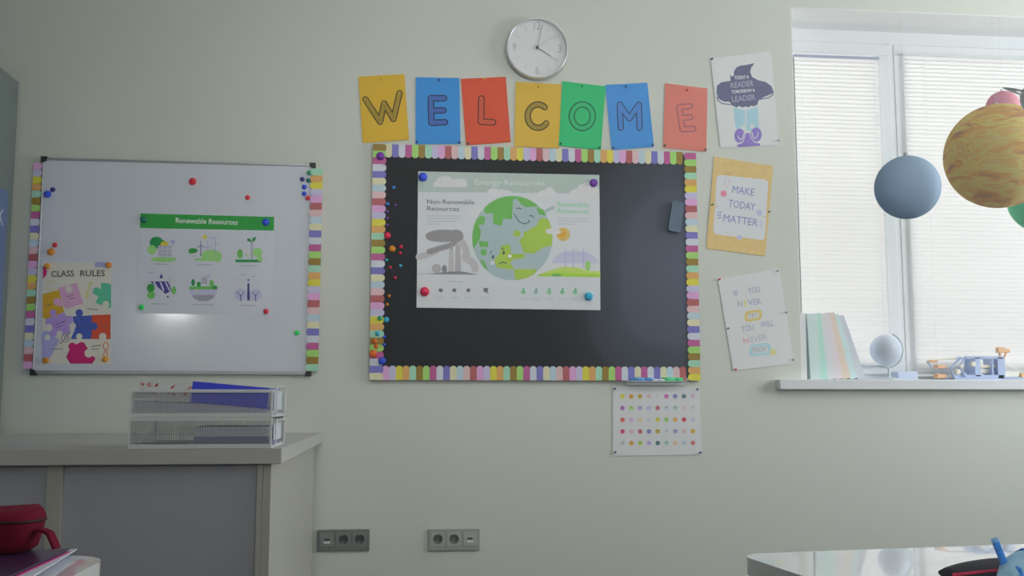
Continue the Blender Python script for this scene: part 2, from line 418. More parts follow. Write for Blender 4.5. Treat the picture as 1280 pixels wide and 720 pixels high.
# ------------------------------------------------------------------ scalloped paper borders
SEQ = [('cream', (212, 208, 172)), ('indigo', (106, 104, 170)), ('grey', (196, 202, 210)), ('magenta', (166, 80, 132)), ('green', (142, 188, 98)), ('olive', (134, 110, 44)), ('mint', (142, 188, 162)),
       ('orange', (212, 162, 96)), ('yellow', (208, 200, 66)), ('lavender', (190, 186, 214)), ('pink', (208, 156, 200)), ('redbrown', (158, 84, 86)), ('dusty', (196, 166, 168)), ('ltblue', (162, 182, 192))]
SM = [mat('border_'+n, c, .5, .6, .4) for n, c in SEQ]
def border(order, A, B, depth, width_dir, Y, n, label, group, lead=0.0, tail=0.0):
    """A..B: the straight outer edge (x, z); scallops round off towards width_dir."""
    A = Vector(A); B = Vector(B); d = (B-A)/n; wdv = Vector(width_dir)*depth; b = MB()
    r = d.length/2; ax = wdv.normalized()
    k = min(1.0, (wdv.length-.004)/r)
    for i in range(n):
        p0 = A + d*(i - (lead if i == 0 else 0)); p1 = A + d*(i+1 + (tail if i == n-1 else 0))
        c0 = A + d*i; c1 = A+d*(i+1); mid = (c0+c1)/2 + ax*(wdv.length - r*.85)
        pts = [p0, p1]
        for j in range(9):
            a = PI*j/8
            q = mid + d.normalized()*(r*math.cos(a)) + ax*(r*.85*math.sin(a))
            pts.append(q)
        y = Y - (.0003 if i % 2 else 0)
        b.prism([(q.x, y, q.y) for q in pts], (0, .0005, 0), SM[order[i] % 14])
    return b.build('scalloped_border', label=label, cat='border', group=group)
def xz(px, py, Y): p = P(px, py, Y); return (p.x, p.z)
rev = lambda s: [(-v) % 14 for v in s]
GB = 'scalloped borders of the blackboard'; GW = 'scalloped borders of the whiteboard'
yb = YK-.001
# blackboard top
o_top = [i if i < 7 else i+2 for i in range(46)]
x0t = P(481.6, 190, yb).x; x1t = P(853.4, 200, yb).x; dp = P(600, 184.5, yb).z-P(600, 201, yb).z
border(o_top, (x0t, bb['z1']), (x1t, bb['z1']), dp, (0, -1), yb, 46, 'pastel scalloped border strip along the top of the blackboard', GB)
o_bot = [(4-6-i) % 14 for i in range(46)]
o_bot = [((10 - i) if i < 39 else (10-7-(i-39))) % 14 for i in range(46)]
x0b = P(477.7, 467, yb).x; x1b = P(857.6, 467, yb).x; dpb = P(640, 457.5, yb).z-bb['z0']
border(o_bot, (x0b, bb['z0']), (x1b, bb['z0']), dpb, (0, 1), yb, 46, 'pastel scalloped border strip along the bottom of the blackboard', GB)
o_l = [(5-i) % 14 for i in range(34)]
wl = P(481.8, 300, yb).x - P(464.4, 300, yb).x
border(o_l, (bb['x0'], bb['z1']), (bb['x0'], bb['z0']), wl, (1, 0), yb-.0012, 34, 'pastel scalloped border strip on the blackboard side with most magnets', GB)
o_r = [(3+i) % 14 for i in range(34)]
wr = P(870.5, 300, yb).x - P(855.2, 300, yb).x
border(o_r, (bb['x1'], bb['z1']-.004), (bb['x1'], bb['z0']), wr, (-1, 0), yb-.0012, 34, 'pastel scalloped border strip down the blackboard side beside the felt eraser', GB)
# whiteboard sides
o = [(10-i) % 14 for i in range(29)]
border(o, xz(42.3, 203.5, YW), xz(29.3, 461, YW), wl*.62, (.999, .02), YW-.0035, 29, 'pastel scalloped border strip on the cupboard side of the whiteboard', GW)
o = [(6+i) % 14 for i in range(29)]
border(o, xz(403.6, 211, YW), xz(397.6, 464, YW), wl*.88, (-.999, 0), YW-.0035, 29, 'pastel scalloped border strip on the blackboard side of the whiteboard', GW)

# ------------------------------------------------------------------ WELCOME sheets
def cap_letter(s, strokes, wd, dark, fill, closed=False):
    for st in strokes: s.stroke(st, wd, dark, 1, closed)
    for st in strokes: s.stroke(st, wd-2.9, fill, 2, closed)
def dots(s, path, wd, m, gap=3.2, cross=False):
    for st in path:
        for i in range(len(st)-1):
            a = Vector(st[i]); b_ = Vector(st[i+1]); L = (b_-a).length; k = max(1, int(L/gap))
            n = Vector((-(b_-a).y, (b_-a).x)).normalized()
            for j in range(k):
                q = a.lerp(b_, (j+.5)/k)
                if cross:
                    e = (b_-a).normalized()*1.4
                    s.stroke([q-n*(wd/2-1.4)-e, q+n*(wd/2-1.4)+e], .55, m, 3, cap=False)
                else:
                    s.disc(q+n*(1.15 if j % 2 else -1.15), .62, m, 3, 8)
Yp = -.0035
c7 = crop(430, 80, 5.143); c8 = crop(610, 0, 3.6)
PINS = []
def paper(col, corners, Y=Yp): return Sheet(corners, Y, mat('paper_%d_%d_%d' % col, col, .6, .5, .3, noise=(9, .025)))
YEL, BLU, RED, GRN, YE2, BL2, CO2 = (222, 182, 58), (54, 128, 190), (212, 86, 60), (46, 158, 98), (214, 178, 72), (70, 138, 200), (224, 134, 120)
GWL = 'welcome letter sheets'
s = paper(YEL, [(447.9, 95.9), (505.4, 92.4), (511.3, 174.7), (453.3, 178.8)])
W = [[c7(138, 227), c7(232, 372), c7(258, 253), c7(318, 354), c7(357, 187)]]
cap_letter(s, W, 8.0, ink(62, 56, 30), ink(160, 134, 46)); dots(s, W, 8, ink(112, 94, 36), 2.2, True)
s.build('letter_sheet', label='yellow paper sheet printed with the letter W', cat='sign', group=GWL)
s = paper(BLU, [(519.8, 96.3), (574.3, 97.5), (575.8, 180), (519.4, 180.1)])
E_ = [[c7(645, 220), c7(558, 220), c7(562, 378), c7(650, 374)], [c7(560, 300), c7(640, 298)]]
cap_letter(s, E_, 8.2, ink(32, 38, 72), ink(62, 94, 158)); dots(s, E_, 8, ink(50, 84, 150), 2.4)
s.build('letter_sheet', label='bright blue paper sheet printed with the letter E', cat='sign', group=GWL)
s = paper(RED, [(576.2, 98.5), (632.2, 96), (638.4, 177.8), (582.6, 181.5)])
L_ = [[c7(884, 222), c7(880, 370), c7(958, 375)]]
cap_letter(s, L_, 8.4, ink(66, 34, 26), ink(188, 84, 60)); dots(s, L_, 8, ink(96, 48, 38), 2.1)
s.build('letter_sheet', label='red-orange paper sheet printed with the letter L', cat='sign', group=GWL)
s = paper(YE2, [(644.7, 102), (701.7, 105.5), (698.9, 185.5), (642.8, 183.3)])
def arc(c, rx, ry, a0, a1, n=20): return [(c[0]+rx*math.cos(math.radians(a0+(a1-a0)*i/n)), c[1]-ry*math.sin(math.radians(a0+(a1-a0)*i/n))) for i in range(n+1)]
C_ = [arc((672.6, 145.2), 13.0, 14.6, 50, 322)]
cap_letter(s, C_, 8.0, ink(58, 52, 30), ink(156, 134, 56)); dots(s, C_, 8, ink(66, 58, 34), 2.2, True)
s.build('letter_sheet', label='yellow paper sheet printed with the letter C under the clock', cat='sign', group=GWL)
s = Sheet([(703, 101.4), (757.2, 107.8), (751.1, 187.5), (698.3, 182)], Yp-.0012, mat('paper_green', GRN, .6, .5, .3))
cap_letter(s, [arc((727.8, 145.3), 13.2, 14.8, 0, 360, 28)], 8.0, ink(40, 82, 62), ink(48, 160, 102))
s.build('letter_sheet', label='green paper sheet printed with the letter O', cat='sign', group=GWL)
s = paper(BL2, [(756.4, 106.1), (809.2, 103.3), (817.5, 183.9), (764.7, 187.5)])
M_ = [[c8(597, 575), c8(593, 471), c8(636, 533), c8(679, 471), c8(682, 575)]]
cap_letter(s, M_, 8.0, ink(54, 64, 104), ink(72, 122, 182)); dots(s, M_, 8, ink(58, 100, 160), 2.2)
s.build('letter_sheet', label='blue paper sheet printed with the letter M', cat='sign', group=GWL)
s = paper(CO2, [(831.4, 103.9), (884.4, 110.6), (883, 189.7), (828.9, 184.7)])
E2 = [[c8(910, 478), c8(860, 482), c8(875, 582), c8(924, 580)], [c8(868, 531), c8(910, 528)]]
cap_letter(s, E2, 7.6, ink(136, 84, 98), ink(216, 128, 114)); dots(s, E2, 7, ink(212, 108, 96), 2.6)
s.build('letter_sheet', label='coral paper sheet with the letter E beside the wall posters', cat='sign', group=GWL)

# ------------------------------------------------------------------ pins and magnets
MAGC = {'red': (190, 34, 52), 'pinkred': (222, 32, 84), 'blue': (34, 62, 176), 'navy': (36, 42, 104), 'purple': (92, 36, 134), 'violet': (88, 50, 120), 'orange': (222, 140, 34), 'burnt': (178, 84, 26),
        'amber': (196, 138, 40), 'teal': (36, 140, 168), 'green': (32, 132, 96), 'brightgreen': (18, 180, 78), 'darkgreen': (24, 92, 78), 'skyblue': (48, 120, 196), 'yellow': (214, 178, 56), 'grey': (120, 128, 130)}
def mm(c): return mat('magnet_'+c, MAGC[c], .28, .5, .5)
def magnet(px, py, r, c, Y, label, group=None):
    p = P(px, py, Y); R = r*(Y-CAM.y)/F
    h = R*.95
    b = MB().lathe([(0, 0), (R*.92, 0), (R, R*.12), (R*.97, R*.45), (R*.8, R*.75), (R*.5, h*.95), (0, h)], p, (0, -1, 0), mm(c), 20)
    return b.build('round_magnet', label=label, cat='magnet', group=group, org=p)
def pin(px, py, c, Y, label, r=1.35):
    p = P(px, py, Y); R = r*(Y-CAM.y)/F
    b = MB().lathe([(0, 0), (R*.75, 0), (R*.8, R*.4), (R*.55, R*.7), (R*.5, R*1.6), (R, R*1.9), (R, R*2.3), (0, R*2.4)], p, (0, -1, 0), mm(c), 12)
    return b.build('push_pin', label=label, cat='pin', group='push pins in the wall papers', org=p)
for px, py, c, lb in ((476.8, 99, 'yellow', 'yellow push pin at the top of the W sheet'), (548.6, 100.8, 'navy', 'navy push pin at the top of the bright blue E sheet'),
        (521.2, 177.8, 'navy', 'navy push pin in the bottom corner of the bright blue E sheet beside the W'), (574, 178.2, 'navy', 'navy push pin in the bottom corner of the bright blue E sheet beside the L'),
        (605.2, 99.8, 'yellow', 'yellow push pin at the top of the red-orange L sheet'), (585, 179.6, 'darkgreen', 'dark green push pin in the lower L sheet corner beside the E'),
        (635, 175.6, 'amber', 'amber push pin in the lower L sheet corner beside the C'), (673.2, 108.5, 'yellow', 'yellow push pin at the top of the yellow C sheet'),
        (727.8, 108.2, 'green', 'green push pin at the top of the green O sheet'), (700.8, 179.8, 'darkgreen', 'dark green push pin in the O sheet corner overlapping the C'), (749, 184.6, 'darkgreen', 'dark green push pin in the O sheet corner beside the M'),
        (782, 108.6, 'navy', 'navy push pin at the top of the blue M sheet'), (766.2, 185, 'navy', 'navy push pin in the lower M sheet corner beside the O'), (815.5, 181.6, 'navy', 'navy push pin in the lower M sheet corner beside the coral E'),
        (858.6, 113, 'red', 'red push pin at the top of the coral E sheet'), (831, 182.2, 'darkgreen', 'dark green push pin in the coral sheet corner beside the M'), (881.4, 187.2, 'darkgreen', 'dark green push pin in the coral sheet corner beside the posters'),
        (889.5, 74.2, 'navy', 'navy push pin in the top corner of the reader poster'), (972.6, 176, 'grey', 'grey push pin in the bottom corner of the reader poster'),
        (889.8, 256, 'darkgreen', 'dark green push pin at the edge of the ochre poster beside the blackboard'), (961.2, 265, 'darkgreen', 'dark green push pin at the edge of the ochre poster beside the window'),
        (899, 349.4, 'red', 'red push pin in the top corner of the pale lettering poster'), (909.6, 410.6, 'darkgreen', 'dark green push pin halfway down the pale lettering poster'), (919, 461.6, 'red', 'red push pin in the bottom corner of the pale lettering poster'),
        (982.4, 390.6, 'grey', 'grey push pin halfway down the pale poster edge beside the window'), (971.6, 338.6, 'grey', 'grey push pin in the top pale poster corner beside the window'), (991, 449.6, 'grey', 'grey push pin in the bottom pale poster corner above the sill'),
        (768, 485.8, 'navy', 'navy push pin in the top dot sheet corner below the blue marker'), (871.2, 486.6, 'navy', 'navy push pin in the top dot sheet corner below the green marker'),
        (768.6, 565.2, 'navy', 'navy push pin in the bottom dot sheet corner nearer the sockets'), (875, 565.6, 'navy', 'navy push pin in the bottom dot sheet corner nearer the window')):
    pin(px, py, c, -.0055, lb)

GM = 'magnets along the blackboard edge'
for px, py, r, c, lb in ((475.6, 195.3, 5.3, 'purple', 'large purple magnet on the top corner of the blackboard border'),
        (492.1, 234.5, 2.3, 'skyblue', 'small blue magnet on the blackboard beside the poster top'), (484.7, 255.1, 2.3, 'skyblue', 'small blue magnet touching the scallops above three purple ones'), (494.2, 256.7, 1.9, 'violet', 'tiny purple magnet set apart on the blackboard beside a blue one'),
        (484.1, 264.7, 1.9, 'violet', 'tiny purple magnet in the vertical run, topmost of three'), (484.3, 273, 1.9, 'violet', 'tiny purple magnet in the vertical run, middle of three'), (484.3, 281.4, 1.9, 'violet', 'tiny purple magnet in the vertical run, lowest of three'),
        (484.3, 294.6, 4.3, 'pinkred', 'larger pink-red magnet at the scallop edge of the blackboard'), (490.3, 311.3, 4.2, 'orange', 'larger orange magnet on the blackboard below the pink-red one'),
        (501.3, 308.6, 2.2, 'pinkred', 'small pink magnet beside the orange one, upper of a close pair'), (500.3, 316.4, 2.2, 'pinkred', 'small pink magnet beside the orange one, lower of a close pair'),
        (483.3, 325.1, 2.0, 'teal', 'small teal magnet at the scallops below the orange magnet'), (487.9, 334.4, 2.0, 'pinkred', 'small pink magnet between two small teal ones'), (500.6, 332.1, 2.0, 'teal', 'small teal magnet nearest the energy poster edge'),
        (494, 347.2, 2.1, 'pinkred', 'small pink magnet lowest of the pink ones on the blackboard'), (486.5, 370, 1.9, 'orange', 'tiny orange magnet, upper of two low on the blackboard'), (484.2, 380.6, 1.9, 'orange', 'tiny orange magnet, lower of two low on the blackboard'),
        (482.9, 399.6, 3.6, 'teal', 'medium teal magnet at the scallop edge beside a green one'), (474.8, 397.7, 3.0, 'green', 'green magnet on the yellow scallop of the blackboard border'), (472.3, 416.7, 3.0, 'teal', 'teal magnet on the mint scallop of the blackboard border'),
        (480.6, 421.3, 2.0, 'blue', 'tiny dark blue magnet, upper of two at the low scallops'), (480.2, 430.8, 2.0, 'blue', 'tiny dark blue magnet, lower of two at the low scallops'),
        (468.3, 426.5, 3.0, 'burnt', 'small burnt-orange magnet on the olive scallop of the border'), (470.2, 432.9, 2.8, 'burnt', 'small burnt-orange magnet on the green scallop of the border'), (466.5, 442.1, 5.0, 'burnt', 'large burnt-orange magnet on the magenta scallop of the border'),
        (477.5, 451, 4.8, 'blue', 'large blue magnet at the bottom corner of the blackboard border')):
    magnet(px, py, r, c, -.0192 if px > 482 else -.0238, lb, GM)
GM = 'magnets on the whiteboard'
for px, py, r, c, lb in ((59.6, 242.9, 4.3, 'blue', 'blue magnet in the upper whiteboard corner touching a smaller navy one'), (66.2, 237.1, 3.0, 'navy', 'small navy magnet in the upper whiteboard corner touching a blue one'),
        (68.9, 306.4, 3.0, 'red', 'small dark red magnet on the whiteboard above the class rules'), (64, 314.9, 4.4, 'orange', 'orange magnet on the whiteboard above the class rules'),
        (241, 227, 4.5, 'red', 'large dark red magnet near the top middle of the whiteboard'), (309.6, 247, 3.1, 'red', 'small red magnet above the corner of the green-banded poster'),
        (386.6, 215.8, 3.0, 'green', 'green magnet topmost in the whiteboard corner cluster'), (378, 224.2, 3.0, 'navy', 'navy magnet in the whiteboard corner cluster beside a green one'), (385.8, 225.6, 3.0, 'darkgreen', 'dark green magnet second in the whiteboard corner cluster'),
        (380.5, 233.8, 3.0, 'blue', 'blue magnet in the whiteboard corner cluster, upper of two blue'), (380.3, 242.2, 3.0, 'blue', 'blue magnet in the whiteboard corner cluster, lower of two blue'), (385, 247.6, 3.0, 'red', 'red magnet lowest in the whiteboard corner cluster'),
        (371.4, 416, 3.1, 'brightgreen', 'bright green magnet alone low on the whiteboard')):
    magnet(px, py, r, c, YS, lb, GM)
for px, py, r, c, lb in ((179.8, 274.6, 4.2, 'darkgreen', 'dark green magnet on the green band of the renewable poster'), (332.4, 277.9, 4.4, 'blue', 'blue magnet on the green band of the renewable poster'),
        (177.2, 384, 3.2, 'brightgreen', 'bright green magnet on the bottom corner of the renewable poster'), (332.7, 389.3, 3.2, 'red', 'dark red magnet on the bottom corner of the renewable poster'),
        (59.4, 332.8, 3.6, 'amber', 'amber magnet on the rules poster corner above the maroon tab'), (136, 331.4, 3.7, 'orange', 'orange magnet on the top rules poster corner over a lilac cloud'),
        (57.2, 450.6, 3.6, 'orange', 'orange magnet on the bottom rules poster corner by the lilac piece'), (131.8, 448.8, 3.7, 'amber', 'amber magnet on the bottom rules poster corner by the ribbon doodle')):
    magnet(px, py, r, c, YS-.002, lb, 'magnets holding whiteboard posters')
for px, py, r, c, lb in ((528.6, 221.5, 5.6, 'blue', 'big blue magnet on the top corner of the energy poster'), (741.8, 228.8, 5.2, 'purple', 'big purple magnet on the top corner of the energy poster'),
        (530.9, 364.5, 5.8, 'pinkred', 'big pink-red magnet on the bottom corner of the energy poster'), (735.7, 370.6, 5.5, 'teal', 'big teal magnet on the bottom corner of the energy poster')):
    magnet(px, py, r, c, -.0222, lb, 'magnets holding the energy poster')

# ------------------------------------------------------------------ renewable resources poster (whiteboard)
M_pw = mat('poster_paper', (196, 200, 203), .5, .58, .35)
k2 = crop(160, 250, 4.5)
s = Sheet([(175.6, 266.7), (342.7, 271.1), (340, 393.3), (170.4, 391.6)], YS-.0008, mat('poster_paper_cool', (196, 200, 208), .5, .58, .35))
G1, G2, G3, G4, PU, PL = ink(44, 138, 58), ink(96, 168, 84), ink(134, 186, 110), ink(34, 132, 74), ink(66, 56, 128), ink(166, 166, 206)
LIL, GRYI = ink(186, 188, 214), ink(158, 156, 172)
s.poly([(175.6, 266.7), (342.7, 271.1), (342.3, 288.2), (174.9, 285)], ink(44, 142, 60), 1)
s.text('Renewable Resources', k2(268, 128), k2(618, 139), 6.2, ink(224, 234, 226, .6), 2, .025)
ic = lambda pts, m, lay=1: s.poly([k2(*q) for q in pts], m, lay)
dc = lambda x, y, r, m, lay=1, ry=None, **kw: s.disc(k2(x, y), r/4.5, m, lay, ry=(ry/4.5 if ry else None), **kw)
ln = lambda pts, w, m, lay=2: s.stroke([k2(*q) for q in pts], w/4.5, m, lay)
# solar panel with trees
dc(160, 240, 38, G4, 1, 34); dc(190, 248, 24, G4, 1.2); dc(135, 280, 26, G3, 1.4); dc(205, 250, 22, ink(214, 196, 50), 1.6, 18)
dc(200, 335, 70, G3, 1.8, 14); ic([(130, 325), (270, 325), (262, 342), (132, 342)], G3, 2); ic([(168, 256), (246, 256), (246, 318), (168, 318)], GRYI, 2.4)
for q in (194, 220): ln([(q, 256), (q, 318)], 3, ink(206, 206, 214), 3)
for q in (276, 297): ln([(168, q), (246, q)], 3, ink(206, 206, 214), 3)
ln([(207, 318), (207, 334)], 5, GRYI, 3); dc(252, 236, 13, PL)
# wind turbines on a hill
dc(432, 208, 12, ink(210, 206, 60)); dc(470, 312, 58, G3, 1, 32); ic([(372, 330), (520, 322), (515, 345), (380, 340)], G3, 1.3); dc(366, 285, 26, G1, 1.5, 14); dc(352, 296, 12, G3, 1.4, 9); dc(505, 325, 20, G3, 1.6, 24)
for x, y0, y1, m in ((409, 255, 312, PU), (448, 258, 285, PL), (492, 242, 295, PL)):
    ln([(x, y0), (x, y1)], 4.5, m, 2)
    for a in (90, 210, 330): ln([(x, y0), (x+26*math.cos(math.radians(a)), y0-26*math.sin(math.radians(a)))], 3.2, m, 2.2)
dc(478, 212, 22, LIL, 1, 5)
# battery and sprout
ic([(602, 335), (755, 335), (748, 350), (606, 350)], G4); dc(630, 303, 16, G2, 1.3, 26); dc(728, 295, 28, G3, 1.3, 26); dc(742, 330, 16, G3, 1.2)
ic([(650, 270), (685, 270), (685, 325), (650, 325)], ink(190, 192, 196), 1.6); ln([(697, 245), (697, 326)], 13, GRYI, 2); ln([(660, 305), (674, 305), (667, 318), (660, 305)], 2.5, G2, 2.5)
ic([(697, 238), (672, 232), (670, 215), (688, 218)], G4, 2.4); ic([(697, 238), (700, 216), (720, 205), (716, 228)], G4, 2.4)
# dam
ic([(122, 458), (222, 458), (236, 480), (244, 512), (210, 528), (180, 500)], PU, 1.4); ic([(140, 458), (150, 458), (178, 510), (170, 516)], ink(205, 205, 220), 2); ic([(176, 458), (188, 466), (206, 508), (198, 516)], ink(205, 205, 220), 2)
ic([(205, 460), (216, 464), (240, 510), (232, 514)], ink(205, 205, 220), 2); dc(128, 495, 22, G1, 1.8, 24); dc(130, 535, 22, G2, 1.7, 22); dc(258, 508, 13, G2, 1.6, 22)
ic([(178, 440), (188, 412), (197, 440)], PU, 1.5); dc(187, 432, 9, PU, 1.5, 8); dc(127, 408, 18, LIL, 1, 6)
ln([(235, 425), (235, 475)], 3, GRYI); ln([(222, 445), (248, 445)], 2.5, GRYI); ln([(224, 460), (246, 460)], 2.5, GRYI); ln([(112, 440), (180, 440)], 1.8, LIL); dc(224, 545, 6, PU)
# geothermal bowl
dc(424, 500, 79, ink(164, 164, 188), 1, 70, a0=0, a1=180); dc(424, 534, 62, ink(140, 138, 152), 1.4, 35, a0=0, a1=180); ic([(345, 486), (503, 486), (503, 503), (345, 503)], G2, 1.8)
dc(366, 464, 10, G4, 2, 20); dc(398, 475, 12, G1, 2, 15); dc(470, 470, 13, G2, 2, 20); dc(488, 492, 15, G1, 2, 11); ic([(412, 445), (422, 430), (442, 430), (446, 472), (412, 472)], GRYI, 1.6); dc(452, 428, 14, LIL, 1, 9)
ln([(388, 498), (388, 520)], 5, ink(190, 200, 120), 2.2)
# tidal turbines
for x in (634, 718):
    dc(x, 532, 36, LIL, .8, 32)
    ln([(x, 568), (x, 535)], 5, PU); ln([(x, 540), (x-20, 515)], 3.5, PU); ln([(x, 540), (x+20, 515)], 3.5, PU)
ic([(670, 565), (672, 468), (682, 468), (686, 565)], PU, 1.6); dc(677, 450, 6, PU); ln([(620, 560), (735, 560)], 2, PL); dc(648, 418, 20, LIL, 1, 5); dc(710, 430, 14, LIL, 1, 5); dc(618, 450, 14, LIL, 1, 5)
for x0, x1, y in ((146, 226, 360), (388, 468, 363), (630, 730, 370), (132, 216, 584), (362, 480, 588), (636, 712, 593)): ln([(x0, y), (x1, y+1)], 4.2, ink(142, 144, 150), 1)
s.build('poster', label='white poster with a green title band and six energy icons on whiteboard', cat='poster')

# ------------------------------------------------------------------ class rules poster
k1 = crop(20, 320, 5.146)
s = Sheet([(53.4, 328.2), (138.9, 328.7), (137.6, 455), (52, 454)], YS-.0008, mat('poster_cream', (202, 199, 186), .55, .52, .35))
CRM = mat('poster_cream', (202, 199, 186))
ic = lambda pts, m, lay=1: s.poly([k1(*q) for q in pts], m, lay)
dc = lambda x, y, r, m, lay=1, ry=None, **kw: s.disc(k1(x, y), r/5.146, m, lay, ry=(ry/5.146 if ry else None), **kw)
ln = lambda pts, w, m, lay=2: s.stroke([k1(*q) for q in pts], w/5.146, m, lay)
MUS, PNK, TEA, VIO, BLP, REP, MAR, LLV = ink(178, 140, 34, .42), ink(220, 170, 206), ink(82, 170, 138), ink(160, 134, 194), ink(64, 82, 158), ink(196, 76, 46), ink(158, 26, 88, .45), ink(168, 170, 214)
s.text('CLASS', k1(226, 136), k1(374, 130), 7.4, ink(58, 54, 56), 2, .01); s.text('RULES', k1(414, 130), k1(572, 130), 7.4, ink(58, 54, 56), 2, .01)
ic([(172, 70), (196, 66), (196, 92), (204, 98), (196, 106), (196, 122), (174, 146)], MAR)
dc(535, 56, 32, LLV, 1, 18); dc(570, 56, 26, LLV, 1.1, 18)
ln(arc((228, 190), 30, 28, 30, 330), 5, ink(218, 206, 150), 1); ln([(480, 175), (455, 262)], 17, ink(212, 208, 120), 1); ln([(482, 185), (466, 240)], 8, CRM, 1.3)
ic([(272, 205), (390, 172), (432, 305), (318, 342)], PNK, 1); dc(340, 212, 24, CRM, 2); dc(268, 292, 22, PNK, 2.4)
ic([(172, 245), (276, 218), (310, 360), (190, 408), (170, 390)], MUS, 1.5); dc(264, 294, 24, PNK, 2.5); ic([(262, 300), (330, 280), (330, 305), (280, 330)], PNK, 1.7)
ic([(192, 405), (310, 362), (340, 420), (350, 500), (222, 520), (190, 440)], VIO, 1.8); dc(238, 366, 22, VIO, 2.2); dc(344, 410, 26, VIO, 2.1); dc(210, 462, 25, CRM, 2.3); dc(366, 450, 20, CRM, 2.8); dc(280, 500, 20, CRM, 2.3)
ic([(166, 500), (196, 470), (275, 540), (230, 640), (210, 662), (166, 655)], LLV, 1.2); dc(202, 524, 18, CRM, 2.4); dc(245, 560, 24, LLV, 1.3)
ic([(364, 388), (488, 382), (490, 534), (352, 534), (380, 470)], BLP, 2); dc(407, 366, 24, BLP, 2.1); ic([(396, 372), (420, 372), (422, 392), (394, 392)], BLP, 2.2); dc(407, 518, 20, CRM, 2.6)
ic([(488, 380), (608, 376), (608, 534), (486, 534)], REP, 2.2); dc(500, 452, 25, BLP, 2.7); dc(558, 518, 24, CRM, 2.8)
ic([(548, 172), (612, 180), (612, 330), (600, 335), (510, 300), (530, 260), (492, 240), (500, 205), (545, 215)], TEA, 1.4); dc(520, 225, 24, TEA, 1.5); dc(578, 310, 22, CRM, 2.4)
ic([(350, 590), (420, 552), (440, 560), (470, 620), (512, 660), (490, 692), (350, 692), (322, 650)], MAR, 1.5); dc(362, 582, 25, MAR, 1.6); dc(468, 625, 28, CRM, 2.4); ic([(400, 600), (432, 552), (470, 606), (450, 640)], MAR, 1.7)
dc(318, 530, 26, CRM, 2.9); ln(arc((318, 528), 24, 26, 0, 360), 4, ink(96, 84, 100), 3); ln(arc((322, 525), 10, 14, 0, 360), 4, ink(110, 96, 112), 3); ln([(270, 545), (290, 565), (345, 490)], 4, ink(96, 84, 100), 3)
ln(arc((578, 578), 16, 24, 0, 360), 5, ink(190, 86, 72), 1.4); ln([(575, 602), (562, 640)], 5, ink(190, 86, 72), 1.4); ln([(580, 602), (590, 640)], 5, ink(190, 86, 72), 1.4)
for q in ([(185, 322), (238, 306)], [(330, 262), (372, 250)], [(340, 278), (382, 266)], [(455, 338), (528, 346)], [(248, 444), (318, 418)], [(256, 462), (300, 446)], [(228, 600), (304, 596)], [(484, 584), (548, 572)], [(486, 602), (532, 596)], [(395, 455), (445, 450)], [(545, 455), (590, 450)]):
    ln(q, 4, ink(96, 86, 92), 3.2)
s.build('poster', label='cream class rules poster with coloured jigsaw pieces on the whiteboard', cat='poster')

# ------------------------------------------------------------------ energy resources poster
k3 = crop(510, 205, 3.788)
s = Sheet([(522.7, 214.2), (749.2, 218.7), (750.5, 387.7), (520.6, 384.5)], -.0208, M_pw)
ic = lambda pts, m, lay=1: s.poly([k3(*q) for q in pts], m, lay)
dc = lambda x, y, r, m, lay=1, ry=None, **kw: s.disc(k3(x, y), r/3.788, m, lay, ry=(ry/3.788 if ry else None), **kw)
ln = lambda pts, w, m, lay=2: s.stroke([k3(*q) for q in pts], w/3.788, m, lay)
SKY, CLD, WAT, LND, LIM = ink(156, 170, 164), ink(206, 207, 208), ink(148, 165, 168), ink(98, 162, 80), ink(148, 176, 70)
ic([(48, 35), (906, 52), (907, 140), (46, 132)], SKY, 1)
for x, y, w_, h in ((200, 92, 80, 18), (175, 80, 40, 24), (240, 86, 38, 18), (432, 135, 60, 14), (405, 128, 26, 14), (660, 140, 46, 18), (672, 125, 18, 16), (850, 130, 56, 42), (800, 140, 36, 22)): dc(x, y, w_, CLD, 1.4, h)
ic([(120, 92), (280, 92), (280, 110), (122, 108)], CLD, 1.5)
s.text('Energy Resources', k3(316, 98), k3(648, 102), 6.6, ink(226, 232, 230, .62), 3, .012)
s.text('Non-Renewable', k3(90, 188), k3(314, 191), 5.4, ink(84, 88, 94), 2, .008); s.text('Resources', k3(90, 220), k3(242, 223), 5.4, ink(84, 88, 94), 2, .008)
s.text('Renewable', k3(708, 200), k3(856, 204), 5.2, ink(124, 182, 146), 2, .012); s.text('Resources', k3(708, 230), k3(856, 235), 5.2, ink(124, 182, 146), 2, .012)
LT = ink(162, 166, 172)
for i, (a, e) in enumerate(((90, 245), (90, 250), (90, 232), (90, 150))): ln([(a, 245+13*i), (e, 246+13*i)], 3.6, LT, 1)
for i, (a, e) in enumerate(((708, 850), (708, 858), (708, 800))): ln([(a, 257+13*i), (e, 259+13*i)], 3.6, LT, 1)
for x, y, w_, h in ((320, 225, 60, 12), (340, 215, 30, 12)): dc(x, y, w_, CLD, 1, h)
# the globe
cx, cy, rx, ry = 494, 351, 190, 200
s.disc(k3(cx, cy), rx/3.788, WAT, 2, 48, ry=ry/3.788)
def onglobe(a, k=1.0): return (cx+rx*k*math.cos(math.radians(a)), cy-ry*k*math.sin(math.radians(a)))
ic([onglobe(a) for a in range(45, 136, 6)] + [(365, 235), (400, 232), (405, 285), (445, 292), (450, 258), (492, 262), (498, 168), (515, 165), (535, 190), (560, 205), (610, 200)], LND, 2.4)
ic([onglobe(a) for a in range(150, 200, 5)] + [(340, 355), (345, 320), (330, 275)], LND, 2.4); ic([(340, 245), (366, 250), (362, 285), (332, 290), (322, 280)], LND, 2.5)
ic([(335, 365), (380, 368), (378, 395), (340, 392)], LND, 2.5); dc(358, 418, 14, LND, 2.5, 16); ic([(340, 450), (360, 458), (378, 500), (360, 492)], LND, 2.5); ic([(608, 205), (640, 215), (655, 245), (620, 238)], LND, 2.5)
